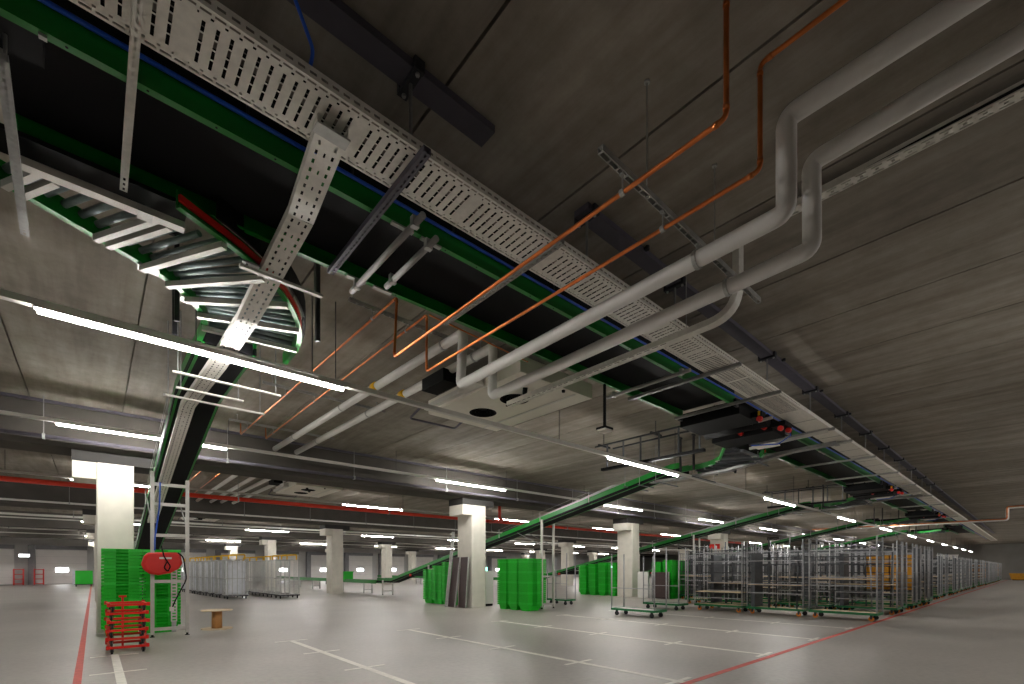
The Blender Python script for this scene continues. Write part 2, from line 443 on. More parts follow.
MB().perf((8.58, ty0, tz), (1,0,0), (0,1,0), 70, [0, .72, .735, .75], [0, .39], lambda i, j, k: False).build('closed_base', M['tray'], tr)
jb = MB()
for k in range(70): jb.box(8.58+.75*k+.72, 8.58+.75*k+.735, ty0+0.002, ty1-0.002, tz-0.004, tz)
jb.build('joint_strip', M['strut'], tr)
for yy, sgn in ((ty0, 1), (ty1, -1)):
    sb = MB(); sb.perf((-3.9, yy, tz), (1,0,0), (0,0,1), 206, [0, .012, .048, .06], [0, .022, .036, .06], lambda i, j, k: i == 1 and j == 1)
    sb.box(8.46, 61.08, yy-0.001, yy+0.001, tz, tz+0.06)
    sb.box(-3.9, 61.08, min(yy, yy+sgn*0.012), max(yy, yy+sgn*0.012), tz+0.06, tz+0.062)
    sb.build('side_wall', M['tray'], tr)
cb = MB()
for q, yy in enumerate((2.62, 2.66, 2.70, 2.80, 2.85, 2.89)):
    cb.tube([(-3.9, yy, tz+0.016), (61, yy, tz+0.016)], 0.012, 6)
cb.build('cable_bundle', M['black'], tr)
# hanger rods from the channel to the tray
rods = [1.55, 3.35, 4.9, 7.6, 9.6, 11.6, 13.6, 15.6, 17.6, 19.6, 21.6, 23.6]
r0 = None
for i, x in enumerate(rods):
    lab = 'steel hanger rod from ceiling channel to cable tray, %s from the left' % ORD[i+1]
    if r0 is None:
        r0 = thing('hanger_rod', lab, 'hanger', (x, 2.74, tz+0.03), 'tray hangers')
        MB().tube([(x, 2.74, tz+0.03), (x, 2.74, 4.5035)], 0.012, 8).build('rod', M['strut'], r0)
        b = MB(); b.box(x-0.03, x+0.03, 2.64, 2.84, 4.475, 4.503)
        b.box(x-0.035, x+0.035, 2.62, 2.648, 4.475, 4.55); b.box(x-0.035, x+0.035, 2.832, 2.86, 4.475, 4.55); b.build('beam_clamp', M['darksteel'], r0)
        b = MB()
        for yy in (2.65, 2.83): b.tube([(x, yy, 4.46), (x, yy, 4.475)], 0.014, 6)
        b.build('clamp_bolt', M['galv'], r0)
    else: copy_tree(r0, loc=(x, 2.74, tz+0.03), label=lab)

# ------------------------------------------------------------------ main belt conveyor, repeated down the hall
PITCH = 10.2
CONV = ['nearest stretch across the top left', 'second stretch past the black drive unit', 'third stretch farther down the hall', 'fourth stretch near the far end', 'fifth stretch at the end of the hall']
xa, xb = -0.35, 7.55
cv = thing('belt_conveyor', 'overhead black belt conveyor with green side frames, ' + CONV[0], 'conveyor', (0, 3.64, 3.9), 'overhead main conveyor')
MB().box(xa, xb, 3.235, 4.05, 4.015, 4.06).build('belt', M['belt'], cv)
MB().prism([(3.20, 3.9), (3.245, 3.9), (3.245, 3.912), (3.212, 3.912), (3.212, 4.03), (3.20, 4.03)], 'x', xa, xb).build('side_frame', M['green'], cv)
MB().prism([(4.085, 3.9), (4.04, 3.9), (4.04, 3.912), (4.073, 3.912), (4.073, 4.12), (4.085, 4.12)], 'x', xa, xb).build('side_frame', M['green'], cv)
MB().box(xa, xb, 3.205, 3.225, 4.031, 4.34).build('side_guard', M['black'], cv)
MB().box(xa, xb, 4.06, 4.08, 4.12, 4.34).build('side_guard', M['black'], cv)
MB().tube([(xa, 3.190, 4.17), (xb, 3.190, 4.17)], 0.009, 6).build('guard_rail', M['strut'], cv)
b = MB()
x = xa+0.25
while x < xb:
    b.tube([(x, 3.222, 3.8985), (x, 3.222, 3.9005)], 0.007, 6); b.tube([(x, 4.062, 3.8985), (x, 4.062, 3.9005)], 0.007, 6); x += 0.32
b.build('bolt_hole', M['black'], cv)
b = MB()
for x in (0.7, 1.35, 2.2, 3.4, 4.6, 5.8, 7.0): b.tube([(x, 3.198, 4.045), (x, 3.198, 4.17)], 0.01, 6)
b.build('guard_post', M['darksteel'], cv)
for x in (1.75, 2.0, 4.85):
    MB().box(x-0.09, x+0.09, 3.20, 3.235, 3.885, 3.899).build('splice_plate', M['galv'], cv)
    MB().box(x-0.09, x+0.09, 4.04, 4.085, 3.885, 3.899).build('splice_plate', M['galv'], cv)
for k in range(1, 5):
    copy_tree(cv, (PITCH*k, 0, 0), 'overhead black belt conveyor with green side frames, ' + CONV[k])
o = MB().tube([(-3.9, 3.178, 4.025), (0.3, 3.178, 4.03), (60, 3.178, 4.03)], 0.013, 8).build('blue_cable', M['blue'], origin=(0, 3.178, 4.03), smooth=True)
tag(o, 'bright blue cable running along the right side of the overhead conveyor', 'cable')
o = MB().tube(bend_path([(0.46, 2.53, 4.0), (0.50, 2.50, 4.2), (0.62, 2.46, 4.27), (0.75, 2.49, 4.18), (0.86, 2.53, 4.02), (0.86, 2.58, 3.97)], 0.03), 0.010, 8).build('blue_cable', M['blue'], origin=(0.7, 2.4, 4.3), smooth=True)
tag(o, 'short blue cable looping above the edge of the cable tray at top', 'cable')

# slotted struts carrying tray and conveyor
def slotted_strut(name, p, q, lab, m=M['strut'], w=0.045, h=0.04, group='slotted support struts'):
    """U-channel, open flange holes seen from below"""
    import mathutils
    P = mathutils.Vector(p); Q = mathutils.Vector(q); d = (Q-P); L = d.length; d.normalize()
    sd = d.cross(mathutils.Vector((0,0,1))).normalized(); up = sd.cross(d)
    n = max(1, int(L/0.05)); mod = L/n
    b = MB()
    o0 = P - sd*(w/2)
    b.perf(tuple(o0), tuple(d), tuple(sd), n, [0, mod*.25, mod*.75, mod], [0, w*.34, w*.66, w], lambda i, j, k: i == 1 and j == 1)
    for s in (-1, 1):
        a = P + sd*(s*w/2) + up*(h/2); c = Q + sd*(s*w/2) + up*(h/2)
        b.obox(a, c, 0.003, h, tuple(up))
    b.quad(*[tuple(v + up*h) for v in (P-sd*w/2, Q-sd*w/2, Q+sd*w/2, P+sd*w/2)])
    o = b.build(name, m, origin=p)
    tag(o, lab, 'support strut', group); return o
slotted_strut('slotted_strut', (0.15, 2.45, 3.845), (0.15, 4.1, 3.845), 'pale perforated strut crossing under the conveyor at the top left', M['tray'], 0.038, 0.03)
slotted_strut('slotted_strut', (1.53, 2.50, 3.854), (1.53, 4.08, 3.854), 'dark perforated strut crossing the tray just right of the sloping tray', M['purple'], 0.05)
for i, (x, m) in enumerate([(2.745, 'strut'), (6.05, 'strut'), (7.42, 'strut'), (10.1, 'strut'), (11.3, 'galv'), (13.3, 'galv'), (15.9, 'galv'), (18.6, 'galv'), (21.8, 'galv'), (25, 'galv')]):
    slotted_strut('slotted_strut', (x, 2.49, 3.856), (x, 4.14, 3.856), 'slotted strut under the conveyor and tray, %s to the right of the sloping tray' % ORD[i+2], M[m], 0.045)
for i, (x, y0_, y1_) in enumerate([(1.76, 2.93, 4.18), (1.96, 3.07, 3.9), (5.66, 2.95, 4.25)]):
    o = MB().tube([(x, y0_, 3.835), (x, y1_, 3.835)], 0.024, 10).build('support_tube', M['tube'], origin=(x, y0_, 3.835), smooth=True)
    e = MB()
    for yy in (y0_+0.12, y1_-0.12): e.box(x-0.028, x+0.028, yy-0.02, yy+0.02, 3.81, 3.885)
    e.build('tube_clamp', M['galv'], o)
    tag(o, ['pale round tube under the belt just right of the dark strut', 'shorter pale round tube under the belt beside another tube', 'pale tube under the belt near the black drive unit'][i], 'support tube', 'support tubes under the belt')
slotted_strut('slotted_strut', (-0.318, 3.19, 3.655), (-0.362, 4.76, 3.655), 'steel strut hanging below the conveyor at the far left edge', M['strut'], 0.042, 0.036)
lst = [o for o in bpy.data.objects if o.get('label', '').startswith('steel strut hanging below')][0]
q = MB()
for (x, y) in ((-0.322, 3.35), (-0.355, 4.5)): q.tube([(x, y, 3.69), (x, y, 4.5585)], 0.008, 6)
q.build('hanger', M['strut'], lst)
o = MB().box(-0.62, -0.19, 3.215, 3.45, 3.905, 4.1)
o = o.build('conveyor_end_box', M['belt'], origin=(-0.4, 3.3, 3.9))
e = MB(); e.box(-0.42, -0.33, 3.452, 3.50, 3.88, 3.93); e.box(-0.20, -0.17, 3.215, 3.24, 3.885, 3.904); e.build('bracket', M['galv'], o)
tag(o, 'dark blue-grey end box of the conveyor in the top left corner', 'conveyor box')

# black drive units between belt stretches
DRV = ['with red lights above the middle trolleys', 'farther down beyond the second belt stretch', 'small in the distance beyond the third belt stretch']
dv = thing('drive_unit', 'black conveyor drive unit ' + DRV[0], 'drive unit', (8.6, 3.6, 3.6), 'black drive units')
MB().prism([(3.15, 3.76), (4.15, 3.76), (4.15, 3.98), (3.15, 3.98)], 'x', 7.6, 8.35).build('motor_housing', M['black'], dv)
MB().tube([(8.65, 3.1, 3.86), (8.65, 4.2, 3.86)], 0.11, 16).build('drum', M['black'], dv, smooth=True)
MB().prism([(3.12, 3.73), (4.2, 3.73), (4.2, 3.95), (3.12, 3.95)], 'x', 8.9, 9.5).build('motor_housing', M['black'], dv)
MB().box(9.62, 9.95, 3.35, 3.75, 3.70, 3.72).build('cover_plate', M['white'], dv)
b = MB(); b.box(7.5, 10.0, 3.16, 3.2, 3.86, 3.98); b.box(7.5, 10.0, 4.1, 4.14, 3.86, 3.98); b.build('side_rail', M['darksteel'], dv)
b = MB(); b.box(8.03, 8.2, 2.98, 3.15, 3.78, 3.86); b.box(8.84, 9.16, 2.90, 3.12, 3.78, 3.86); b.build('junction_box', M['black'], dv)
for (x, y, z) in [(8.06, 3.02, 3.74), (8.87, 3.65, 3.80), (8.87, 3.25, 3.82), (8.87, 2.98, 3.74), (9.1, 2.93, 3.74)]:
    MB().tube([(x-0.03, y, z), (x+0.03, y, z)], 0.045, 10).build('red_cap', M['red'], dv, label='red round cap')
MB().tube([(8.04, 3.02, 3.79), (8.04, 3.02, 3.86)], 0.025, 8).build('yellow_cap', M['yellow'], dv, label='yellow cap')
b = MB(); b.obox((9.9, 2.55, 3.80), (9.9, 3.9, 3.74), 0.05, 0.05); b.obox((8.4, 2.95, 3.82), (8.4, 3.3, 3.8), 0.05, 0.04); b.build('support_arm', M['alu'], dv)
MB().tube([(9.8, 3.18, 4.0), (9.9, 3.15, 3.85), (9.7, 3.3, 3.68), (9.2, 3.6, 3.62)], 0.012, 6).build('cable', M['blue'], dv)
copy_tree(dv, (PITCH, 0, 0), 'black conveyor drive unit ' + DRV[1])
copy_tree(dv, (2*PITCH, 0, 0), 'black conveyor drive unit ' + DRV[2])

# ------------------------------------------------------------------ branch: 30 degree spur, roller curve, sloping belt
CX, CY, RI, RO = -0.24, 5.74, 1.11, 1.92
def arc_path(r, ext0, ext1, z, n=14):
    pts = []
    a0 = R(-60)
    p0 = (CX+r*cos(a0), CY+r*sin(a0)); d0 = (cos(R(30)), sin(R(30)))
    pts.append((p0[0]-d0[0]*ext0, p0[1]-d0[1]*ext0, z))
    for i in range(n+1):
        a = a0+R(60)*i/n; pts.append((CX+r*cos(a), CY+r*sin(a), z))
    pts.append((CX+r, CY+ext1, z)); return pts
SL, SA, SY0, SY1 = -0.228, 5.10, 5.95, 20.0
def zs(y): return 3.75-0.228*(max(8.2, y)-8.2)
BR = ['first on the left', 'second from the left', 'third from the left', 'fourth from the left', 'fifth from the left']
rc = thing('roller_curve', 'overhead curved roller conveyor turning off the main belt, ' + BR[0], 'conveyor', (CX+1.5, CY-1, 3.75), 'curved roller branches')
MB().sweep(arc_path(RI, 1.3, 0.25, 3.75), [(0, 0), (-0.05, 0), (-0.05, 0.015), (-0.015, 0.015), (-0.015, 0.13), (0, 0.13)][::-1]).build('inner_frame', M['green'], rc)
MB().sweep(arc_path(RO, 0.35, 0.25, 3.75), [(0, 0), (0.045, 0), (0.045, 0.015), (0.015, 0.015), (0.015, 0.13), (0, 0.13)]).build('outer_frame', M['green'], rc)
MB().sweep(arc_path(RO+0.022, 0.35, 0.25, 3.795), [(0, 0), (0.022, 0), (0.022, 0.045), (0, 0.045)]).build('red_strip', M['red'], rc, label='red edge strip')
MB().sweep(arc_path(RO+0.06, 0.10, 0.25, 3.85), [(0, 0), (0.02, 0), (0.02, 0.20), (0, 0.20)]).build('outer_guard', M['black'], rc)
def roller(p, q, r): return MB().tube([p, q], r, 10)
zr = 3.825
t = -1.25
while t < 0.0:   # spur
    d = (cos(R(30)), sin(R(30))); nrm = (sin(R(30)), -cos(R(30)))
    pi_ = (CX+RI*cos(R(-60))+d[0]*t, CY+RI*sin(R(-60))+d[1]*t)
    w = RO-RI-0.03
    q = (pi_[0]+nrm[0]*w, pi_[1]+nrm[1]*w)
    if q[1] < 4.2:
        f = (pi_[1]-4.2)/(pi_[1]-q[1]); q = (pi_[0]+(q[0]-pi_[0])*f, pi_[1]+(q[1]-pi_[1])*f)
    a = (pi_[0]+nrm[0]*0.02, pi_[1]+nrm[1]*0.02)
    if pi_[1] > 4.26: roller((a[0], a[1], zr), (q[0], q[1], zr), 0.024).build('roller', M['roller'], rc, True)
    t += 0.10
n = 17
for i in range(n):
    a = R(-60+60*(i+0.5)/n)
    roller((CX+(RI+.02)*cos(a), CY+(RI+.02)*sin(a), zr), (CX+(RO-.02)*cos(a), CY+(RO-.02)*sin(a), zr), 0.024).build('roller', M['roller'], rc, True)
for a_ in (-60, -48, -36, -22, -8):   # aluminium cross bars under the curve
    a = R(a_)
    MB().obox((CX+(RI-.05)*cos(a), CY+(RI-.05)*sin(a), 3.725), (CX+(RO+.02)*cos(a), CY+(RO+.02)*sin(a), 3.725), 0.045, 0.045).build('cross_bar', M['alu'], rc)
for t in (-0.85, -0.35):
    d = (cos(R(30)), sin(R(30))); nrm = (sin(R(30)), -cos(R(30)))
    pi_ = (CX+RI*cos(R(-60))+d[0]*t, CY+RI*sin(R(-60))+d[1]*t)
    w = min(0.84, (pi_[1]-4.05)/cos(R(30)))
    for e_ in (0, 0.08):
        MB().obox((pi_[0]+d[0]*e_, pi_[1]+d[1]*e_, 3.725), (pi_[0]+d[0]*e_+nrm[0]*w, pi_[1]+d[1]*e_+nrm[1]*w, 3.725), 0.04, 0.045).build('cross_bar', M['alu'], rc)
MB().box(-0.36, 0.48, 4.00, 4.07, 3.70, 3.745).build('edge_profile', M['alu'], rc)
MB().box(-0.75, 0.50, 3.99, 4.22, 3.85, 3.88).build('infill_plate', M['black'], rc)
MB().box(0.22, 0.30, 3.985, 4.085, 3.69, 3.699).build('splice_plate', M['galv'], rc)
b = MB()
for a_ in (-58, -34): b.box(CX+(RI-.03)*cos(R(a_))-0.07, CX+(RI-.03)*cos(R(a_))+0.07, CY+(RI-.03)*sin(R(a_))-0.05, CY+(RI-.03)*sin(R(a_))+0.05, 3.735, 3.748)
b.box(CX+RO*cos(R(-52))-.06, CX+RO*cos(R(-52))+.06, CY+RO*sin(R(-52))-.05, CY+RO*sin(R(-52))+.05, 3.735, 3.748)
b.build('splice_plate', M['galv'], rc)
for i, (x0_, x1_, y, z) in enumerate([(0.86, 1.50, 4.20, 3.69), (0.72, 1.97, 5.66, 3.57), (0.68, 1.84, 6.65, 3.575), (0.77, 1.52, 7.2, 3.575), (0.68, 1.88, 7.6, 3.575)]):
    MB().box(x0_, x1_, y-0.02, y+0.02, z, z+0.022).build('hanging_bar', M['alu'], rc)
    b = MB()
    for x in (x0_+0.05, x1_-0.06): b.tube([(x, y, z+0.02), (x, y, HC)], 0.008, 6)
    b.build('threaded_rod', M['strut'], rc)
b = MB()
for (x, y) in [(1.76, 5.05), (0.62, 5.9), (0.60, 5.55)]:
    b.box(x-0.02, x+0.02, y-0.02, y+0.02, 3.70, HC); b.box(x-0.06, x+0.06, y-0.02, y+0.02, 4.52, HC)
b.build('hanging_post', M['darksteel'], rc)

def sloping_conveyor(lab, BX0, BX1, SY0, SYB, LEGY, LOFF=0.055, SLP=-0.228, SYE=20.0, few=False):
    def zs(y): return 3.75+SLP*(max(SYB, min(y, SYE))-SYB)
    db = thing('sloping_conveyor', lab, 'conveyor', ((BX0+BX1)/2, LEGY, 0), 'sloping belt branches')
    ys = [SY0, SYB, SYE, 23.0]
    
    def path(x, dz): return [(x, y, zs(y)+dz) for y in ys]
    def swp(x0, x1, z0, z1): return MB().sweep(path((x0+x1)/2, 0), [(-(x1-x0)/2, z0), ((x1-x0)/2, z0), ((x1-x0)/2, z1), (-(x1-x0)/2, z1)])
    swp(BX0+0.036, BX1-0.036, 0.02, 0.15).build('belt', M['belt'], db)
    swp(BX0+0.006, BX0+0.035, 0.018, 0.030).build('edge_lip', M['green'], db)
    swp(BX1-0.035, BX1-0.006, 0.018, 0.030).build('edge_lip', M['green'], db)
    swp(BX0, BX0+0.03, 0.11, 0.25).build('side_frame', M['green'], db)
    swp(BX1-0.03, BX1, 0.11, 0.25).build('side_frame', M['green'], db)
    swp(BX0-0.004, BX0+0.02, 0.030, 0.11).build('side_strip', M['black'], db)
    swp(BX1-0.02, BX1+0.004, 0.030, 0.11).build('side_strip', M['black'], db)
    b = MB()
    ry = [8.9, 13.2]
    for s, xx in ((0, BX0-0.02),):
        for dz in (0.29, 0.40): b.tube([(xx, y, zs(y)+dz) for y in ry], 0.0045, 6)
        for y in (8.95, 11.0, 13.1): b.obox((xx, y, zs(y)+0.1), (xx, y, zs(y)+0.40), 0.02, 0.02)
    b.build('hand_rail', M['tube'], db)
    for y in (LEGY, 17.9, 22.3):
        for x in (BX0-0.03, BX1+LOFF):
            MB().box(x-0.03, x+0.03, y-0.03, y+0.03, 0.05, zs(y)+0.14).build('leg', M['alu'], db)
        b = MB()
        zz = [0.15, 1.07, 1.96, zs(y)-0.48, zs(y)-0.10] if y < 15 else [0.2, zs(y)-0.05]
        if few and y < 15: zz = [0.15, 1.07]
        for z in zz:
            if z > 0.1 and z < zs(y): b.box(BX0, BX1+LOFF-0.03, y-0.02, y+0.02, z-0.03, z+0.03)
        b.build('cross_rail', M['alu'], db)
        b = MB()
        for x in (BX0-0.03, BX1+LOFF): b.tube([(x, y, 0), (x, y, 0.05)], 0.02, 8); b.tube([(x, y, 0), (x, y, 0.012)], 0.04, 8)
        b.build('foot', M['black'], db)
    b = MB()
    for x in (BX0-0.03, BX1+LOFF): b.tube([(x, LEGY+0.03, 2.1), (x, LEGY+1.2, zs(LEGY+1.2)+0.02)], 0.012, 6)
    b.build('brace', M['strut'], db)
    b = MB(); b.box(BX0+0.02, BX1-0.02, 18.3, 19.4, zs(19.4)-0.05, zs(19.4)+0.16); b.build('drive_box', M['black'], db)
    MB().box(BX0-0.03, BX0-0.005, 19.45, 19.6, zs(19.6)-0.02, zs(19.6)+0.08).build('stop_button', M['red'], db, label='red stop button')
    return db

db = sloping_conveyor('green framed belt conveyor sloping down to the floor, ' + BR[0], 0.87, 1.41, 6.05, 8.2, 11.3, -0.015)
db2 = sloping_conveyor('green framed belt conveyor sloping down to the floor, ' + BR[1], 11.05, 11.53, 6.05, 6.3, 10.9, 0.045, -0.206, 21.5, True)
# perforated tray following the slope
def sloped_tray(lab, dx=0):
    import mathutils
    pts = [(1.035, 2.72, 3.832), (1.12, 3.56, 3.832), (1.08, 4.95, 3.63), (1.05, 6.2, 3.60), (1.02, 8.2, 3.66), (1.02, 13.8, zs(13.8)-0.085)]
    t = thing('sloping_tray', lab, 'cable tray', (1.05+dx, 4, 3.7), 'narrow sloping trays')
    b = MB(); sw = MB(); W = 0.17
    for i in range(len(pts)-1):
        p = mathutils.Vector(pts[i]); q = mathutils.Vector(pts[i+1]); p.x += dx; q.x += dx
        d = q-p; L = d.length; d.normalize(); sd = d.cross(mathutils.Vector((0,0,1))).normalized()
        n = max(1, round(L/0.075)); mod = L/n
        b.perf(tuple(p-sd*W/2), tuple(d), tuple(sd), n, [0, mod*.3, mod*.75, mod], [0, .03, .045, .08, .09, .125, .14, .17],
               lambda i_, j, k: (i_ == 1 and j in (1, 5)) or (j == 3 and i_ == 1 and k % 2 == 0))
        up = sd.cross(d)
        for s in (-1, 1): sw.obox(p+sd*(s*W/2)+up*0.03, q+sd*(s*W/2)+up*0.03, 0.003, 0.06, tuple(up))
    b.build('slotted_base', M['tray'], t); sw.build('side_wall', M['tray'], t)
    return t
st = sloped_tray('narrow pale perforated tray sloping down from wide tray along the first branch')
MB().box(0.94, 1.13, 2.70, 2.78, 3.818, 3.830).build('joint_plate', M['galv'], st)
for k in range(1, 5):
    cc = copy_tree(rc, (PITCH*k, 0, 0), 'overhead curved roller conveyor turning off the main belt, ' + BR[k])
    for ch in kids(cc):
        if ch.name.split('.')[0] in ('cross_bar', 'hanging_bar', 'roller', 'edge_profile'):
            ch.material_slots[0].link = 'OBJECT'; ch.material_slots[0].material = M['cartdark']  # darker metal puts the dimmer light at the farther curves into colour
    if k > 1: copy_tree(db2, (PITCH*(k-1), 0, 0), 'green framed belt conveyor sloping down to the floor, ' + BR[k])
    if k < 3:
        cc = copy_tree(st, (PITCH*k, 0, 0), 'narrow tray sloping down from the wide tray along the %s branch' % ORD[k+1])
        for ch in kids(cc): ch.material_slots[0].link = 'OBJECT'; ch.material_slots[0].material = M['strut']  # farther trays get darker steel in place of dimmer light
# hanging racks over the farther curves
for k in (1, 2):
    t = thing('hanging_rack', 'row of dark hanging posts with rail above the %s roller curve' % ORD[k+1], 'hanger rack', (9.0+PITCH*(k-1), 5, 3.9), 'hanging racks over the curves')
    dx = PITCH*(k-1)
    for yy in (4.5, 4.95, 5.4, 5.85, 6.3, 6.75):
        MB().box(9.0+dx-0.014, 9.0+dx+0.014, yy-0.014, yy+0.014, 3.69, 4.22).build('post', M['cartdark'], t)
    MB().box(8.98+dx, 9.02+dx, 4.2, 7.1, 4.22, 4.25).build('top_rail', M['darksteel'], t)
    MB().box(9.41+dx, 9.45+dx, 4.6, 6.9, 4.22, 4.25).build('top_rail', M['darksteel'], t)
    b = MB()
    for yy in (4.3, 5.6, 7.0): b.box(9.0+dx, 9.43+dx, yy-0.02, yy+0.02, 4.25, 4.29); b.tube([(9.2+dx, yy, 4.29), (9.2+dx, yy, HC)], 0.01, 6)
    b.build('hanger_bar', M['darksteel'], t)
    MB().box(8.95+dx, 9.05+dx, 4.4, 6.9, 3.63, 3.69).build('bottom_rail', M['black'], t)

# ------------------------------------------------------------------ pipes
def pipe(name, pts, r, m, bend, lab, nb=6, n=16, fittings=None, group=None):
    o = MB().tube(bend_path(pts, bend, nb), r, n).build(name, m, origin=pts[0], smooth=True)
    if fittings:
        b = MB()
        for p in pts[1:-1]:
            for q in (pts[pts.index(p)-1], pts[pts.index(p)+1]):
                import mathutils
                P = mathutils.Vector(p); d = (mathutils.Vector(q)-P).normalized()
                b.tube([P+d*(bend+0.0), P+d*(bend+0.03)], r*1.18, 12)
        b.build('fitting', m, o, True)
    tag(o, lab, 'pipe', group); return o
zl, zh = 3.67, 4.30
w1 = pipe('insulated_pipe', [(3.44, -1.5, zh), (3.435, 1.12, zh), (3.435, 1.12, zl), (3.52, 4.95, zl), (3.50, 4.86, zh), (3.37, 12.65, zh)], 0.062, M['insul'], 0.07, 'thick grey insulated pipe stepping down, left one of the thick pair', group='insulated pipes')
w2 = pipe('insulated_pipe', [(3.84, -1.5, zh), (3.95, 1.12, zh), (3.965, 1.12, zl), (4.06, 4.97, zl), (4.02, 4.9, zh), (3.88, 12.65, zh)], 0.062, M['insul'], 0.07, 'thick grey insulated pipe stepping down, right one of the thick pair', group='insulated pipes')
for o_, x in ((w1, 3.44), (w2, 3.95)):
    MB().tube([(x, 7.2, zh), (x, 7.32, zh)], 0.064, 12).build('yellow_band', M['yellow'], o_, True, label='yellow marker band')
pipe('copper_pipe', [(2.48, -1.2, zh+0.02), (2.48, 1.095, zh+0.02), (2.48, 1.095, zl), (2.505, 4.79, zl), (2.50, 4.72, zh), (2.44, 11.8, zh), (2.44, 11.82, 4.545)], 0.0145, M['copper'], 0.04, 'thin copper pipe stepping down, left one of the copper pair', 5, 10, True, 'copper pipes')
pipe('copper_pipe', [(2.955, -1.2, zh), (2.955, 1.105, zh), (2.955, 1.105, zl), (2.975, 4.88, zl), (2.93, 4.80, zh), (2.95, 11.8, zh), (2.95, 11.82, 4.545)], 0.0145, M['copper'], 0.04, 'thin copper pipe stepping down, right one of the copper pair', 5, 10, True, 'copper pipes')
pipe('thin_copper_line', [(2.55, 4.13, 3.89), (3.2, 4.16, 3.88), (4.0, 4.2, 3.86)], 0.008, M['copper'], 0.03, 'thin copper line running along under the left conveyor frame', 3, 8)
for i, x in enumerate((4.75, 5.2)):
    pipe('insulated_pipe', [(x-0.4, 13.75, zh), (x-0.5, 24.2, zh)], 0.062, M['insul'], 0.05, 'grey pipe of the second bay, %s beyond the nearest beam' % ['left', 'right'][i], group='insulated pipes')
for i, (x, m) in enumerate(((2.44, 'copper'), (2.95, 'copper'), (3.37, 'insul'), (3.88, 'insul'))):
    pipe('bay_pipe', [(x, 13.75, zh), (x, 24.4, zh)], 0.018 if i < 2 else 0.062, M[m], 0.05, '%s pipe in the second bay, %s of its pair' % ('copper' if i < 2 else 'grey insulated', ['left', 'right'][i % 2]), group='pipes of the second bay')
for i, x in enumerate((32.6, 33.1)):
    pipe('distant_pipe', [(x, -1, zh), (x, 1.05, zh), (x, 1.05, 3.72), (x, 9.2, 3.72)], 0.062 if i else 0.03, M['insul' if i else 'copper'], 0.09, ['thin copper', 'grey insulated'][i] + ' pipe stepping down far off at the right', group='distant stepped pipes')

# trapeze hanger
def trapeze(name, x0, x1, y, z, drops, rodx, lab):
    t = thing(name, lab, 'pipe hanger', ((x0+x1)/2, y, z), 'pipe hangers')
    b = MB()
    b.box(x0, x1, y-0.02, y-0.014, z, z+0.04); b.box(x0, x1, y+0.014, y+0.02, z, z+0.04); b.box(x0, x1, y-0.014, y+0.014, z+0.034, z+0.04)
    x = x0
    while x < x1:
        b.box(x, x+0.012, y-0.014, y+0.014, z, z+0.004); x += 0.085
    b.build('channel', M['galv'], t)
    for x in rodx:
        q = MB().tube([(x, y, z), (x, y, HC)], 0.006, 6); q.tube([(x, y, H-0.012), (x, y, HC)], 0.02, 8); q.build('threaded_rod', M['galv'], t)
    for (x, zp, r) in drops:
        q = MB()
        n = 14
        for i in range(n):
            a, c = 2*PI*i/n, 2*PI*(i+1)/n
            r0_, r1_ = r+0.001, r+0.008
            P = lambda rr, an, yy: (x+rr*cos(an), yy, zp+rr*sin(an))
            for (ra, rb) in ((r1_, r1_),): q.quad(P(r1_, a, y-0.015), P(r1_, c, y-0.015), P(r1_, c, y+0.015), P(r1_, a, y+0.015))
            q.quad(P(r0_, a, y-0.015), P(r1_, a, y-0.015), P(r1_, c, y-0.015), P(r0_, c, y-0.015))
            q.quad(P(r0_, a, y+0.015), P(r1_, a, y+0.015), P(r1_, c, y+0.015), P(r0_, c, y+0.015))
        q.tube([(x, y, zp+r+0.005), (x, y, z+0.002)], 0.006, 6)
        q.box(x-0.014, x+0.014, y-0.014, y+0.014, z-0.015, z)
        q.build('pipe_clamp', M['galv'], t)
    return t
trapeze('trapeze_hanger', 2.26, 4.64, 1.745, 3.79, [(2.484, 3.67, .0145), (2.958, 3.67, .0145), (3.449, 3.67, .062), (3.98, 3.67, .062)], (2.76, 3.74), 'slotted pipe hanger with clamps holding copper and grey pipes, nearest')
for i, (y, xx0, xx1) in enumerate([(5.3, 2.2, 4.2), (8.6, 2.1, 4.3), (11.2, 2.1, 4.3)]):
    xs_ = lambda a, b_: a + (b_-a)*(y-4.8)/7.8
    trapeze('trapeze_hanger', xx0, xx1, y, 4.40, [(2.49-.05*(y-4.7)/7, zh, .0145), (2.935+.015*(y-4.8)/7, zh, .0145), (xs_(3.50, 3.37), zh, .062), (xs_(4.02, 3.88), zh, .062)], (2.25, 4.12), 'dark pipe hanger under ceiling beyond the conveyor, %s one back' % ORD[i+1])

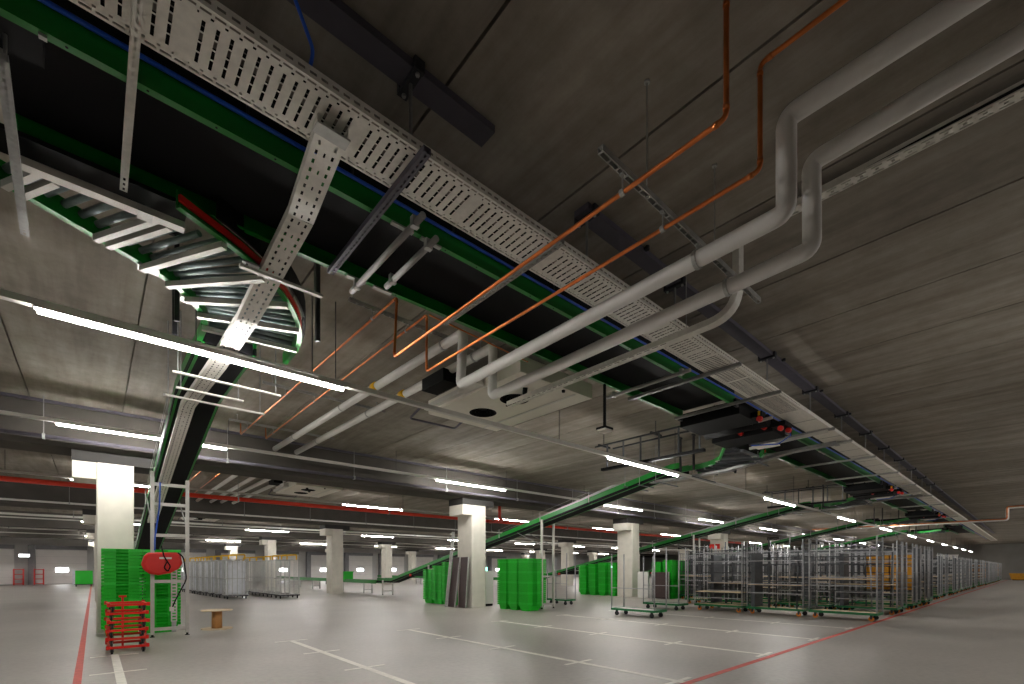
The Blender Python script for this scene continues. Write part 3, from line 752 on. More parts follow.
# ------------------------------------------------------------------ small cable tray with a drop, ending at the cooling unit
t = thing('small_cable_tray', 'narrow white perforated tray dropping in a curve and running to the cooling unit', 'cable tray', (4.55, 2, 3.7))
prof = [(-1.2, 4.45), (1.55, 4.45)]
pts = [(4.60, -1.2, 4.45), (4.60, 1.60, 4.45)]
drop = bend_path([(4.53, 1.86, 4.44), (4.53, 1.86, 3.69), (4.53, 2.6, 3.68)], 0.30, 8) + [(4.53, 5.15, 3.68)]
import mathutils
def trayrun(pts, W, name, slots=True):
    b = MB(); sw = MB()
    for i in range(len(pts)-1):
        p = mathutils.Vector(pts[i]); q = mathutils.Vector(pts[i+1]); d = q-p; L = d.length; d.normalize()
        sd = mathutils.Vector((1, 0, 0)); up = sd.cross(d)
        n = max(1, round(L/0.10)); mod = L/n
        b.perf(tuple(p-sd*W/2), tuple(d), tuple(sd), n, [0, mod*.15, mod*.4, mod*.62, mod*.85, mod], [0, W*.13, W*.25, W*.42, W*.58, W*.75, W*.87, W],
               lambda i_, j, k: slots and L > 0.5 and ((1 <= i_ <= 3 and j in (1, 5)) or (j == 3 and i_ == 2)))
        for s in (-1, 1): sw.obox(p+sd*(s*W/2)+up*0.03, q+sd*(s*W/2)+up*0.03, 0.003, 0.06, tuple(up))
    return b.build(name, M['tray'], t), sw.build('side_wall', M['tray'], t)
trayrun(pts, 0.10, 'upper_run'); trayrun(drop, 0.10, 'lower_run')
MB().box(4.56, 4.64, 1.60, 1.90, 4.46, 4.50).build('corner_piece', M['tray'], t)
MB().tube([(4.53, -1.2, 4.47), (4.57, 1.6, 4.47)] , 0.012, 6).build('cable', M['black'], t)
MB().tube([(4.52, 2.3, 3.70), (4.52, 5.2, 3.70)], 0.014, 6).build('cable', M['black'], t)
b = MB()
for y in (0.3, 1.4): b.tube([(4.6, y, 4.45), (4.6, y, HC)], 0.005, 6)
for y in (2.45, 4.95): b.tube([(4.61, y, 3.70), (4.61, y, HC)], 0.005, 6)
b.build('hanger', M['galv'], t)

# ------------------------------------------------------------------ ceiling cooling units
def cooler(x, y, z, lab, detail=True):
    t = thing('cooling_unit', lab, 'air cooler', (x+0.7, y+1.1, z), 'ceiling cooling units')
    L, W = 1.47, 2.25
    b = MB()
    # body with two round fan openings in the underside: octagon-cut plate
    b.box(x, x+L, y, y+0.012, z, z+0.22); b.box(x, x+L, y+W-0.012, y+W, z, z+0.22)
    b.box(x, x+0.012, y, y+W, z, z+0.22); b.box(x+L-0.012, x+L, y, y+W, z, z+0.22); b.box(x, x+L, y, y+W, z+0.21, z+0.22)
    fans = [(x+0.62, y+0.80), (x+0.64, y+1.60)]
    r = 0.225; rg = MB()
    ya = y
    for i, (fx, fy) in enumerate(fans):
        yb = (fans[0][1]+fans[1][1])/2 if i == 0 else y+W
        n = 24
        def edge(an):
            c, s = cos(an), sin(an); k = 1e9
            if c > 1e-6: k = min(k, (x+L-fx)/c)
            if c < -1e-6: k = min(k, (x-fx)/c)
            if s > 1e-6: k = min(k, (yb-fy)/s)
            if s < -1e-6: k = min(k, (ya-fy)/s)
            return (fx+k*c, fy+k*s, z)
        corners = [math.atan2(cy-fy, cx-fx) % (2*PI) for cx in (x, x+L) for cy in (ya, yb)]
        ang = sorted([2*PI*j/n for j in range(n)] + corners)
        for j in range(len(ang)):
            a, c = ang[j], ang[(j+1) % len(ang)]
            p0 = (fx+r*cos(a), fy+r*sin(a), z); p1 = (fx+r*cos(c), fy+r*sin(c), z)
            b.quad(p0, p1, edge(c), edge(a)); rg.quad(p0, p1, (p1[0], p1[1], z+0.19), (p0[0], p0[1], z+0.19))
        ya = yb
    b.build('casing', M['white'], t)
    for q in rg.islands(): q.build('fan_ring', M['black'], t)
    b = MB(); b.box(x+1.12, x+1.16, y+0.05, y+W-0.05, z-0.012, z-0.001); b.build('seam_strip', M['trunk'], t)
    for fx, fy in fans:
        f = MB(); f.tube([(fx, fy, z+0.06), (fx, fy, z+0.20)], 0.07, 14)
        for j in range(5):
            a = 2*PI*j/5; f.obox((fx+0.055*cos(a), fy+0.05*sin(a), z+0.10), (fx+0.185*cos(a), fy+0.185*sin(a), z+0.12), 0.09, 0.006, (0.4*sin(a), -0.4*cos(a), 1))
        f.build('fan', M['black'], t)
        g = MB()
        for rr in (0.07, 0.13, 0.195):
            g.tube([(fx+rr*cos(2*PI*j/20), fy+rr*sin(2*PI*j/20), z+0.01) for j in range(21)], 0.004, 5)
        g.build('fan_grille', M['black'], t)
    b = MB()
    for px, py in ((x+0.1, y+0.2), (x+L-0.1, y+0.2), (x+0.1, y+W-0.2), (x+L-0.1, y+W-0.2)): b.tube([(px, py, z+0.2), (px, py, HC)], 0.008, 6)
    b.build('threaded_rod', M['galv'], t)
    b = MB(); b.box(x-0.16, x-0.012, y+0.75, y+1.2, z+0.03, z+0.15); b.box(x-0.08, x-0.001, y+1.25, y+W, z+0.05, z+0.12); b.build('coil_header', M['trunk'], t)
    b = MB(); b.box(x-0.30, x-0.02, y+1.35, y+1.95, z+0.22, z+0.40); b.build('fin_block', M['black'], t)
    b = MB(); b.tube(bend_path([(x-0.15, y+W-0.1, z+0.1), (x-0.15, y+W+0.35, z-0.02), (x+0.75, y+W+0.32, z-0.02), (x+0.75, y+W-0.0, z+0.08)], 0.05), 0.018, 8)
    b.build('drain_pipe', M['purple'], t, True)
    b = MB(); b.tube(bend_path([(x+0.66, y+0.80, z+0.05), (x+0.66, y+0.80, z-0.05), (x+0.50, y+0.45, z-0.06), (x+0.42, y+0.35, z+0.0)], 0.06), 0.035, 8); b.build('cable_elbow', M['black'], t, True)
    b = MB(); b.tube([(x+0.9, y+0.06, z-0.03), (x+0.9, y+0.06, z)], 0.025, 8); b.build('sensor', M['black'], t)
    return t
ac = cooler(4.15, 4.50, 3.88, 'white ceiling cooling unit with two round fans behind the pipes, nearest')
copy_tree(ac, (0.6, 11.0, 0.08), 'white cooling unit under the ceiling beyond the nearest beam')
copy_tree(ac, (-0.6, 23.8, 0.08), 'small distant white cooling unit beyond the second beam')
copy_tree(ac, (30.2, 0.4, 0.0), 'far off white cooling unit at right beside the long tray')
t = thing('hanging_sensor', 'small white sensor box hanging on a black pole under the conveyor', 'sensor', (5.36, 4.06, 3.25))
MB().box(5.345, 5.375, 4.05, 4.08, 3.29, 3.899).build('pole', M['black'], t)
MB().prism([(5.27, 3.985), (5.45, 3.985), (5.45, 4.145), (5.27, 4.145)], 'z', 3.262, 3.29).build('bracket', M['black'], t)
MB().prism([(5.28, 3.995), (5.44, 3.995), (5.44, 4.135), (5.28, 4.135)], 'z', 3.235, 3.262).build('sensor_box', M['white'], t)

# ------------------------------------------------------------------ green crates in stacks
def crate_mesh():
    """nestable crate: tapered body, rim band with hand slots, open top"""
    b = MB(); A, D, Hc = 0.312, 0.225, 0.20
    def ring(a, d, z): return [(-a,-d,z),(a,-d,z),(a,d,z),(-a,d,z)]
    def loft(r0, r1):
        for i in range(4):
            j = (i+1) % 4; b.quad(r0[i], r0[j], r1[j], r1[i])
    lo, md = ring(A-.072, D-.072, 0), ring(A-.046, D-.046, Hc-.052)
    b.quad(*lo); loft(lo, md)
    # rim (slimmer on the short ends), the two long and two short sides with a hand slot each
    z0, z1 = Hc-.052, Hc
    for (p, u, L) in (((-A,-D,z0), (1,0,0), 2*A), ((A,D,z0), (-1,0,0), 2*A)):
        m = L/2
        b.perf(p, u, (0,0,1), 1, [0, m-.095, m+.095, L], [0, .010, .042, .052], lambda i, j, k: i == 1 and j == 1)
    ze = Hc-.032
    for sx in (-1, 1):
        b.quad((sx*A, -D, ze), (sx*A, D, ze), (sx*A, D, z1), (sx*A, -D, z1)); b.quad((sx*A, -D, ze), (sx*A, D, ze), (sx*(A-.042), D, ze), (sx*(A-.042), -D, ze))
        b.quad((sx*(A-.042), -D, z0), (sx*(A-.042), D, z0), (sx*(A-.042), D, ze), (sx*(A-.042), -D, ze))
    for sy in (-1, 1): b.quad((-A, sy*D, z0), (A, sy*D, z0), (A-.044, sy*(D-.044), z0), (-A+.044, sy*(D-.044), z0))
    loft(ring(A, D, z1), ring(A-.008, D-.008, z1)); loft(ring(A-.008, D-.008, z1), ring(A-.044, D-.044, z0+.002))
    loft(ring(A-.044, D-.044, z0+.002), ring(A-.070, D-.070, .006)); b.quad(*ring(A-.070, D-.070, .006))
    return b
CR = crate_mesh().mesh('green_crate', M['crate']); CRB = crate_mesh().mesh('green_crate_pale', M['crateb'])
def stack(x, y, n, where, group, rz=0.0, pitch=0.0655):
    for i in range(n):
        o = bpy.data.objects.new('green_crate', CR if (i*7+n) % 5 else CRB); C.objects.link(o)
        o.location = (x+random.uniform(-.003, .003), y+random.uniform(-.003, .003), i*pitch); o.rotation_euler = (0, 0, rz+random.uniform(-.006, .006))
        pos = 'bottom crate' if i == 0 else ('top crate' if i == n-1 else ORD[i+1]+' crate up')
        tag(o, 'green plastic crate, %s of the %s' % (pos, where), 'crate', group)
stack(0.42, 12.23, 24, 'left stack beside the red dollies', 'nested crates before the first column')
stack(1.055, 12.23, 24, 'right stack behind the red hose bag', 'nested crates before the first column')
B0 = (10.31, 10.73)
for j in range(3): stack(10.315, 10.74+0.50*j, 23, '%s front stack right of the second column' % ['nearest', 'middle', 'leftmost'][j], 'nested crates right of the second column')
stack(11.0, 11.22, 23, 'back right stack right of the second column', 'nested crates right of the second column')
for j, n in enumerate((22, 20, 18)): stack(9.87, 14.45+0.66*j, n, '%s stack left of the second column' % ['tallest', 'middle', 'lowest'][j], 'nested crates left of the second column', PI/2)
for j, n in enumerate((23, 23, 22, 21)): stack(19.2, 13.90+0.62*j, n, '%s stack left of the third column' % ORD[j+1], 'nested crates left of the third column')
stack(19.25, 10.95, 8, 'low front stack behind the brown panel', 'nested crates right of the third column')
b = MB()
import mathutils
for (x, y, z0_, n) in ((19.25, 10.95, 8, 16), (19.25, 11.5, 0, 23), (19.95, 10.95, 0, 24), (20.62, 10.95, 0, 24)):
    for i in range(n):
        zz = (z0_+i)*0.0655
        k = len(b.v); b.v += [(v.co.x+x, v.co.y+y, v.co.z+zz) for v in CR.vertices]; b.f += [tuple(k+q for q in p.vertices) for p in CR.polygons]
o = b.build('green_crate_stacks', M['crate'], origin=(19.5, 11, 0)); tag(o, 'farther nested green crates right of the third column', 'crates', kind='stuff')

# ------------------------------------------------------------------ red crate dollies
d0 = None
for i in range(6):
    z = 0.13*i
    pos = ['bottom', 'second', 'third', 'fourth', 'fifth', 'top'][i]
    lab = 'small red wheeled dolly frame, %s one of the stack before the crates' % pos
    if d0 is None:
        x, y = 0.40, 9.75
        d0 = thing('dolly', lab, 'dolly', (x, y, 0), 'stacked red dollies')
        b = MB(); W, D = 0.24, 0.36
        b.box(x-W, x+W, y-D, y-D+.035, .085, .12); b.box(x-W, x+W, y+D-.035, y+D, .085, .12)
        b.box(x-W, x-W+.035, y-D+.035, y+D-.035, .085, .12); b.box(x+W-.035, x+W, y-D+.035, y+D-.035, .085, .12)
        for sx in (-1, 1):
            for sy in (-1, 1): b.box(x+sx*W-.02, x+sx*W+.02, y+sy*D-.02, y+sy*D+.02, .08, .135)
        b.build('frame', M['red'], d0)
        for sx in (-1, 1):
            for sy in (-1, 1):
                cx_, cy_ = x+sx*(W-.05), y+sy*(D-.06)
                w = MB().tube([(cx_-.014, cy_, .042), (cx_+.014, cy_, .042)], .042, 14).build('wheel', M['rubber'], d0, True)
                q = MB(); q.tube([(cx_-.017, cy_, .042), (cx_+.017, cy_, .042)], .018, 10); q.build('hub', M['galv'], w, True)
                f = MB(); f.box(cx_-.024, cx_-.018, cy_-.02, cy_+.02, .03, .085); f.box(cx_+.018, cx_+.024, cy_-.02, cy_+.02, .03, .085); f.box(cx_-.024, cx_+.024, cy_-.03, cy_+.03, .080, .085); f.build('caster_fork', M['darksteel'], d0)
    else:
        c = copy_tree(d0, (random.uniform(-.01, .01), random.uniform(-.012, .012), z), lab, rz=random.uniform(-.03, .03))
o = MB().box(0.345, 0.375, 10.13, 10.15, 0.0, 0.86); o.box(0.31, 0.41, 10.12, 10.16, 0.84, 0.87); o.box(0.29, 0.43, 10.10, 10.18, 0.0, 0.02)
o = o.build('red_post', M['red'], origin=(0.36, 10.14, 0)); tag(o, 'thin red post standing behind the stacked red dollies', 'post')

# ------------------------------------------------------------------ things at the first sloping belt
t = thing('hose_bag', 'bright red rounded bag hung between the legs of the first sloping belt', 'bag', (1.02, 11.2, 1.2))
poly = [(0.66, 1.40), (0.70, 1.55), (0.76, 1.62), (1.20, 1.635), (1.27, 1.60), (1.30, 1.42), (1.24, 1.31), (1.10, 1.225), (0.92, 1.19), (0.78, 1.22), (0.70, 1.29)]
cx_, cz_ = 0.98, 1.42
b = MB(); rings = []
for (f, yy) in ((0.82, 11.10), (0.97, 11.125), (1.0, 11.18), (0.97, 11.235), (0.82, 11.26)):
    k = len(b.v); rings.append(k); b.v += [(cx_+(px-cx_)*f, yy, cz_+(pz-cz_)*f) for px, pz in poly]
n = len(poly)
for r_ in range(4):
    for i in range(n):
        j = (i+1) % n; b.f.append((rings[r_]+i, rings[r_]+j, rings[r_+1]+j, rings[r_+1]+i))
b.f.append(tuple(rings[0]+i for i in range(n))); b.f.append(tuple(rings[4]+i for i in range(n)))
b.build('bag_body', M['red'], t, True)
MB().box(0.93, 1.12, 11.085, 11.099, 1.50, 1.535).build('label_strip', M['paintw'], t, label='small pale label strip')
b = MB().tube(bend_path([(0.96, 11.08, 1.75), (1.0, 11.07, 1.55), (1.10, 11.07, 1.36), (1.06, 11.08, 1.26), (1.0, 11.08, 1.34), (1.05, 11.07, 1.45)], 0.03), 0.012, 6)
b.build('black_cord', M['black'], t, True)
o = MB().tube(bend_path([(0.94, 11.06, 2.95), (0.93, 11.06, 2.5), (0.86, 11.07, 1.9), (0.86, 11.07, 1.66)], 0.1), 0.014, 8).build('blue_hose', M['blue'], origin=(0.8, 11.06, 1.66), smooth=True)
tag(o, 'blue hose running down beside the left leg above the red bag', 'hose')
o = MB().tube(bend_path([(1.22, 11.08, 1.62), (1.31, 11.12, 1.55), (1.36, 11.12, 1.1), (1.20, 11.13, 0.75), (1.13, 11.14, 0.55)], 0.08), 0.012, 6).build('black_cable', M['black'], origin=(1.2, 11.1, 0.55), smooth=True)
e = MB().box(1.09, 1.16, 11.12, 11.16, 0.50, 0.58).build('plug', M['insul'], o); tag(o, 'black cable with pale plug hanging beside the right leg', 'cable')

t = thing('slotted_strip', 'pale slotted strip standing upright before the right crate stack', 'strip', (1.22, 11.97, 0))
MB().perf((1.20, 11.975, 0.22), (0,0,1), (1,0,0), 19, [0, .022, .05, .066], [0, .02, .08, .10], lambda i, j, k: i == 1 and j == 1).build('face', M['trunk'], t)
for xx in (1.20, 1.30): MB().box(xx-.003, xx+.003, 11.972, 11.995, 0.22, 1.474).build('edge', M['trunk'], t)
MB().box(1.21, 1.29, 11.975, 11.99, 0, 0.22).build('foot', M['galv'], t)
t = thing('cable_reel', 'empty wooden cable reel standing on the open floor', 'cable reel', (2.02, 12.0, 0))
def disk(x, y, z0_, z1_, r): return MB().tube([(x, y, z0_), (x, y, z1_)], r, 28)
disk(2.02, 12.0, 0, 0.02, 0.30).build('flange', M['woodpale'], t); disk(2.02, 12.0, 0.40, 0.42, 0.30).build('flange', M['woodpale'], t)
disk(2.02, 12.0, 0.02, 0.40, 0.10).build('drum', M['wood'], t, True)

# ------------------------------------------------------------------ leaning boards at the second column
for i, (y, xb_) in enumerate(((13.46, 9.20), (12.98, 9.30))):
    t = thing('brown_board', ['dark brown board leaning on second column, farther one', 'dark brown board leaning on second column, nearer one'][i], 'board', (xb_, y, 0), 'leaning brown boards')
    MB().obox((xb_, y, 0.01), (9.415, y, 1.72), 0.42, 0.03, (1, 0, 0.1)).build('panel', M['brown'], t)
    MB().obox((xb_-0.01, y-0.22, 0.01), (9.405, y-0.22, 1.72), 0.02, 0.05, (1, 0, 0.1)).build('edge_strip', M['galv'], t)
t = thing('leaning_rail', 'tall grey perforated rail leaning against the second column', 'rail', (9.17, 13.7, 0))
for k, yy in enumerate((13.62, 13.72)):
    MB().obox((9.12, yy, 0.0), (9.42, yy, 2.62), 0.05, 0.03, (1, 0, 0.1)).build('rail', M['galv'], t)
b = MB()
for z in [0.15*k for k in range(1, 17)]:
    x = 9.12+0.30*z/2.62; b.box(x-0.012, x+0.012, 13.60, 13.74, z-0.012, z+0.012)
b.build('rung', M['galv'], t)
t = thing('white_cabinet', 'white cabinet standing close behind the second column', 'cabinet', (10.48, 13.3, 0))
b = MB().box(10.25, 10.72, 13.05, 13.55, 0.08, 1.25); b.build('body', M['dock'], t)
MB().box(10.27, 10.70, 13.07, 13.53, 0, 0.08).build('plinth', M['black'], t)
MB().box(10.27, 10.70, 13.035, 13.05, 0.10, 1.23).build('door', M['dock'], t)
MB().tube([(10.45, 13.1, 1.25), (10.45, 13.1, 1.38)], 0.03, 8).build('green_lamp', M['led'], t, label='green signal lamp')

# ------------------------------------------------------------------ trolleys
def cart(label, group, kind=0, L=1.5, D=0.68, Hh=2.12, seed=0, loc=(0,0,0)):
    rnd = random.Random(seed)
    t = thing('trolley', label, 'trolley', loc, group)
    X, Y, Z = loc
    hx, hy = D/2, L/2
    P = lambda b: b
    b = MB()
    b.box(X-hx, X-hx+.04, Y-hy, Y+hy, .15, .21); b.box(X+hx-.04, X+hx, Y-hy, Y+hy, .15, .21)
    b.box(X-hx+.04, X+hx-.04, Y-hy, Y-hy+.04, .15, .21); b.box(X-hx+.04, X+hx-.04, Y+hy-.04, Y+hy, .15, .21)
    b.build('base_frame', M['darkgreen'], t)
    MB().box(X-hx+.04, X+hx-.04, Y-hy+.04, Y+hy-.04, .18, .20).build('deck', M['woodpale' if kind != 2 else 'galv'], t)
    for sx in (-1, 1):
        for sy in (-1, 1):
            cx_, cy_ = X+sx*(hx-.09), Y+sy*(hy-.14)
            MB().tube([(cx_-.02, cy_, .06), (cx_+.02, cy_, .06)], .06, 14).build('wheel', M['orange' if sx < 0 and kind != 2 else 'rubber'], t, True)
            f = MB(); f.prism([(cx_-.03, .05), (cx_-.022, .05), (cx_-.022, .135), (cx_+.022, .135), (cx_+.022, .05), (cx_+.03, .05), (cx_+.03, .15), (cx_-.03, .15)], 'y', cy_-.025, cy_+.025)
            f.build('caster_fork', M['darksteel'], t)
            px, py = X+sx*(hx-.015), Y+sy*(hy-.015)
            hh = Hh if kind != 2 else (1.75 if sy > 0 else 1.9)
            MB().tube([(px, py, .21), (px, py, hh)], .019, 8).build('post', M['cart'], t, True)
    if kind == 2:
        MB().tube([(X-hx+.015, Y-hy, .78), (X-hx+.015, Y+hy, .78)], .012, 6).build('rail', M['cart'], t)
        return t
    for sy in (-1, 1):      # end grilles: upright bars and cross bars in one welded frame
        b = MB(); y = Y+sy*(hy-.015)
        for q in range(1, 5): b.box(X-hx+D*q/5-.008, X-hx+D*q/5+.008, y-.007, y+.007, .30, Hh-.12)
        for z in (.30, .75, 1.2, 1.65, Hh-.12): b.box(X-hx, X+hx, y-.009, y+.009, z-.012, z+.012)
        b.build('end_grille', M['cartdark'], t)
    zs_ = sorted(rnd.sample([.55, .72, .95, 1.2, 1.45, 1.65, 1.9], 4))
    for z in zs_:
        MB().box(X+hx-.028, X+hx-.004, Y-hy, Y+hy, z-.014, z+.014).build('rear_rail', M['cartdark'], t)
    for z in rnd.sample([.42, .62, .88, 1.1, 1.55], 3 if kind == 1 else 2):
        MB().box(X-hx+.012, X-hx+.03, Y-hy, Y+hy, z-.012, z+.012).build('front_rail', M['cart'], t)
    MB().box(X-hx+.012, X-hx+.03, Y-hy, Y+hy, 1.80, 1.83).build('top_rail', M['cart'], t)
    for z in rnd.sample([.60, .86, 1.05], 1):
        MB().box(X-hx+.03, X+hx-.03, Y-hy+.03, Y+hy-.03, z-.01, z+.01).build('shelf', M['woodpale'], t)
    if kind == 1:
        for q in range(6):
            x = X-hx+.09+rnd.random()*(D-.18); y = Y-hy+.12+rnd.random()*(L-.24)
            MB().tube([(x, y, .2), (x+rnd.uniform(-.03, .03), y+rnd.uniform(-.05, .05), 1.75+rnd.random()*.55)], .02, 6).build('upright_tube', M['cartdark' if q % 3 else 'cart'], t, True)
        b = MB()
        MB().box(X-hx+.04, X+hx-.04, Y+hy-.22, Y+hy-.12, .21, 1.78).build('folded_shelf_pack', M['cartdark'], t)
    if kind == 3:
        for r_ in range(3):
            for c_ in range(2):
                MB().box(X-hx+.06, X+hx-.06, Y-hy+.10+c_*.66, Y-hy+.72+c_*.66, .62+r_*.40, .62+r_*.40+.37).build('yellow_tray', M['ochre'], t, label='yellow plastic tray')
    if kind == 4:
        for r_ in range(3):
            for c_ in range(3):
                MB().box(X-hx+.08, X+hx-.08, Y-hy+.08+c_*.46, Y-hy+.50+c_*.46, .64+r_*.5, .64+r_*.5+.36).build('cardboard_box', M['card'], t, label='brown cardboard box')
    return t
LONEX, LONEY = 11.35, 7.45
lone = cart('low empty grey trolley standing alone on the open floor', 'trolleys', 2, 1.4, 0.62, loc=(LONEX, LONEY, 0))
MB().tube([(LONEX-.295, LONEY+.685, 1.35), (LONEX-.295, LONEY+.685, 1.40)], .02, 6).build('green_tag', M['led'], lone, label='small green tag light')
ROW = ['front row at the red line', 'second row back', 'third row back', 'fourth row back', 'fifth row back']
protos = {}
slots = []
for li in range(0, 4):
    for di in range(2):
        for ri in range(5):
            slots.append((14.80+2.45*li+di*0.82, 3.42+1.62*ri, li, di, ri))
GP = 'galvanised trolleys in lanes'
def cart_label(li, di, ri):
    return 'grey tall trolley, %s lane, %s file, %s' % (ORD[li+1], ['left', 'right'][di], ROW[ri])
for (x, y, li, di, ri) in slots:
    if (li, di) == (0, 1) and ri < 2: continue
    if (li == 0 and ri > 2) or (li == 1 and ri > 3): continue
    k = 3 if (li, di, ri) in ((2, 1, 0),) else (1 if (li+di+ri) % 2 else 0)
    if (li, ri) == (0, 0): k = di
    key = (k, (li*3+ri*5+di) % 3)
    lab = cart_label(li, di, ri)
    if k == 3: lab = lab.replace('grey tall trolley', 'trolley loaded with yellow trays')
    jx, jy, jr = random.uniform(-.03, .03), random.uniform(-.03, .03), random.uniform(-.02, .02)
    if (li, di, ri) == (0, 0, 0): jx = jy = jr = 0
    if key not in protos:
        protos[key] = cart(lab, GP, k, seed=key[1]*7+k*31+3, loc=(x, y, 0))
    else:
        copy_tree(protos[key], loc=(x+jx, y+jy, 0), rz=jr, label=lab)
# farther trolleys, too small to show their parts: one mesh each
def plain_mesh(src, name):
    b = {}
    vs_, fs_, mi = [], [], []; mats = []
    for c in kids(src):
        m_ = c.data.materials[0]
        if m_ not in mats: mats.append(m_)
        k = len(vs_); vs_ += [tuple(v.co) for v in c.data.vertices]
        for p in c.data.polygons: fs_.append(tuple(k+i for i in p.vertices)); mi.append(mats.index(m_))
    me = bpy.data.meshes.new(name); me.from_pydata(vs_, [], fs_)
    for m_ in mats: me.materials.append(m_)
    for p, i in zip(me.polygons, mi): p.material_index = i
    me.update(); return me
PM = [plain_mesh(protos[k], 'distant_trolley') for k in sorted(protos) if k[0] != 3][:5]
tmp = cart('tmp', GP, 4, seed=5); PB = plain_mesh(tmp, 'distant_box_trolley')
for c in kids(tmp): bpy.data.objects.remove(c)
bpy.data.objects.remove(tmp)
for li in range(4, 26):
    for di in range(2):
        for ri in range(3 if li < 12 else 2):
            if li % 5 == 3 and di == 1: continue
            box = li >= 23 or (li == 17 and ri == 0)
            o = bpy.data.objects.new('trolley', PB if box else PM[(li*2+di+ri*3) % len(PM)]); C.objects.link(o)
            o.location = (14.80+2.45*li+di*.80+random.uniform(-.03, .03), 3.65+1.66*ri+random.uniform(-.05, .05), 0); o.scale = (1, 1, 0.94); o.rotation_euler = (0, 0, random.uniform(-.04, .04))
            lab = '%s, %s lane along the red line, %s file, %s' % ('trolley with brown boxes' if box else 'distant grey trolley', ORD[li+1], ['left', 'right'][di], ['front', 'second row', 'third row'][ri])
            tag(o, lab, 'trolley', GP)
t = cart('low grey trolley behind the lone one, beside the crowded lanes', 'trolleys', 2, 1.3, 0.6, loc=(14.05, 8.2, 0)); 
t = cart('low grey trolley standing beyond the crate stacks by the sloping belt legs', 'trolleys', 2, 1.0, 0.5, loc=(13.05, 11.9, 0))
t = thing('brown_board', 'dark brown panel standing before the crates right of third column', 'panel', (18.7, 11.2, 0))
MB().box(18.68, 18.72, 10.75, 11.55, 0.02, 1.18).build('panel', M['brown'], t); MB().box(18.66, 18.74, 10.73, 10.75, 0, 1.2).build('edge_strip', M['galv'], t); MB().box(18.66, 18.74, 11.55, 11.57, 0, 1.2).build('edge_strip', M['galv'], t)
t = thing('pale_board', 'pale grey panel standing just right of third column', 'panel', (18.7, 12.0, 0))
MB().box(18.68, 18.72, 11.75, 12.3, 0.02, 1.2).build('panel', M['insul'], t); MB().box(18.66, 18.74, 11.73, 11.75, 0, 1.22).build('edge_strip', M['galv'], t)

# ------------------------------------------------------------------ wrapped roll cages at the back left
def cage(label, loc, wrapped):
    X, Y, Z = loc; t = thing('roll_cage', label, 'roll cage', loc, 'roll cages with yellow handles')
    hx, hy = .44, .42
    MB().box(X-hx, X+hx, Y-hy, Y+hy, .12, .17).build('base', M['darksteel'], t)
    for sx in (-1, 1):
        for sy in (-1, 1):
            MB().tube([(X+sx*.36-.018, Y+sy*.34, .06), (X+sx*.36+.018, Y+sy*.34, .06)], .06, 12).build('wheel', M['rubber'], t, True)
            MB().box(X+sx*.36-.025, X+sx*.36+.025, Y+sy*.34-.02, Y+sy*.34+.02, .10, .12).build('caster_plate', M['darksteel'], t)
    for sx in (-1, 1):
        b = MB(); x = X+sx*(hx-.01)
        for q in range(5): b.box(x-.009, x+.009, Y-hy+.02+q*.196, Y-hy+.038+q*.196, .17, 1.74)
        for z in (.2, .9, 1.73): b.box(x-.009, x+.009, Y-hy, Y+hy, z-.012, z+.012)
        b.build('side_grille', M['galv'], t)
    b = MB()
    for q in range(5): b.box(X-hx+.05+q*.19, X-hx+.075+q*.19, Y-hy, Y-hy+.02, .17, 1.74)
    for z in (.2, .9, 1.73): b.box(X-hx, X+hx, Y-hy, Y-hy+.02, z-.012, z+.012)
    b.build('front_grille', M['galv'], t)
    if wrapped:
        b = MB(); rings = []
        for z, f in ((.18, .9), (.3, .96), (.9, .93), (1.5, .97), (1.68, .9)):
            k = len(b.v); rings.append(k)
            for i in range(24):
                a = 2*PI*i/24; s = max(abs(cos(a)), abs(sin(a))); w = 1+.02*sin(5*a+z*9)
                b.v.append((X+cos(a)/s**.8*(hx-.05)*f*w, Y+sin(a)/s**.8*(hy-.05)*f*w, z))
        for r_ in range(4):
            for i in range(24): j = (i+1) % 24; b.f.append((rings[r_]+i, rings[r_]+j, rings[r_+1]+j, rings[r_+1]+i))
        b.f.append(tuple(rings[0]+i for i in range(24))); b.f.append(tuple(rings[4]+i for i in range(24)))
        b.build('wrapped_load', M['wrap'], t, True)
    b = MB(); b.tube(bend_path([(X-.33, Y-hy+.03, 1.72), (X-.33, Y-hy+.03, 1.93), (X+.30, Y-hy+.03, 1.96), (X+.30, Y-hy+.03, 1.72)], .05), .03, 8)
    b.build('handle', M['yellow'], t, True, label='yellow handle')
    return t
c0 = cage('roll cage wrapped in white film, nearest of the wrapped row', (4.72, 23.9, 0), True)
for i in range(1, 8):
    copy_tree(c0, (-0.07*i, 1.28*i, 0), 'roll cage wrapped in white film, %s back in the wrapped row' % ORD[i+1])
c1 = cage('open grey roll cage with yellow handle, nearest of the open row', (6.55, 22.75, 0), False)
for i in range(1, 6):
    copy_tree(c1, (-0.03*i, 1.28*i, 0), 'open grey roll cage with yellow handle, %s back in the open row' % ORD[i+1])

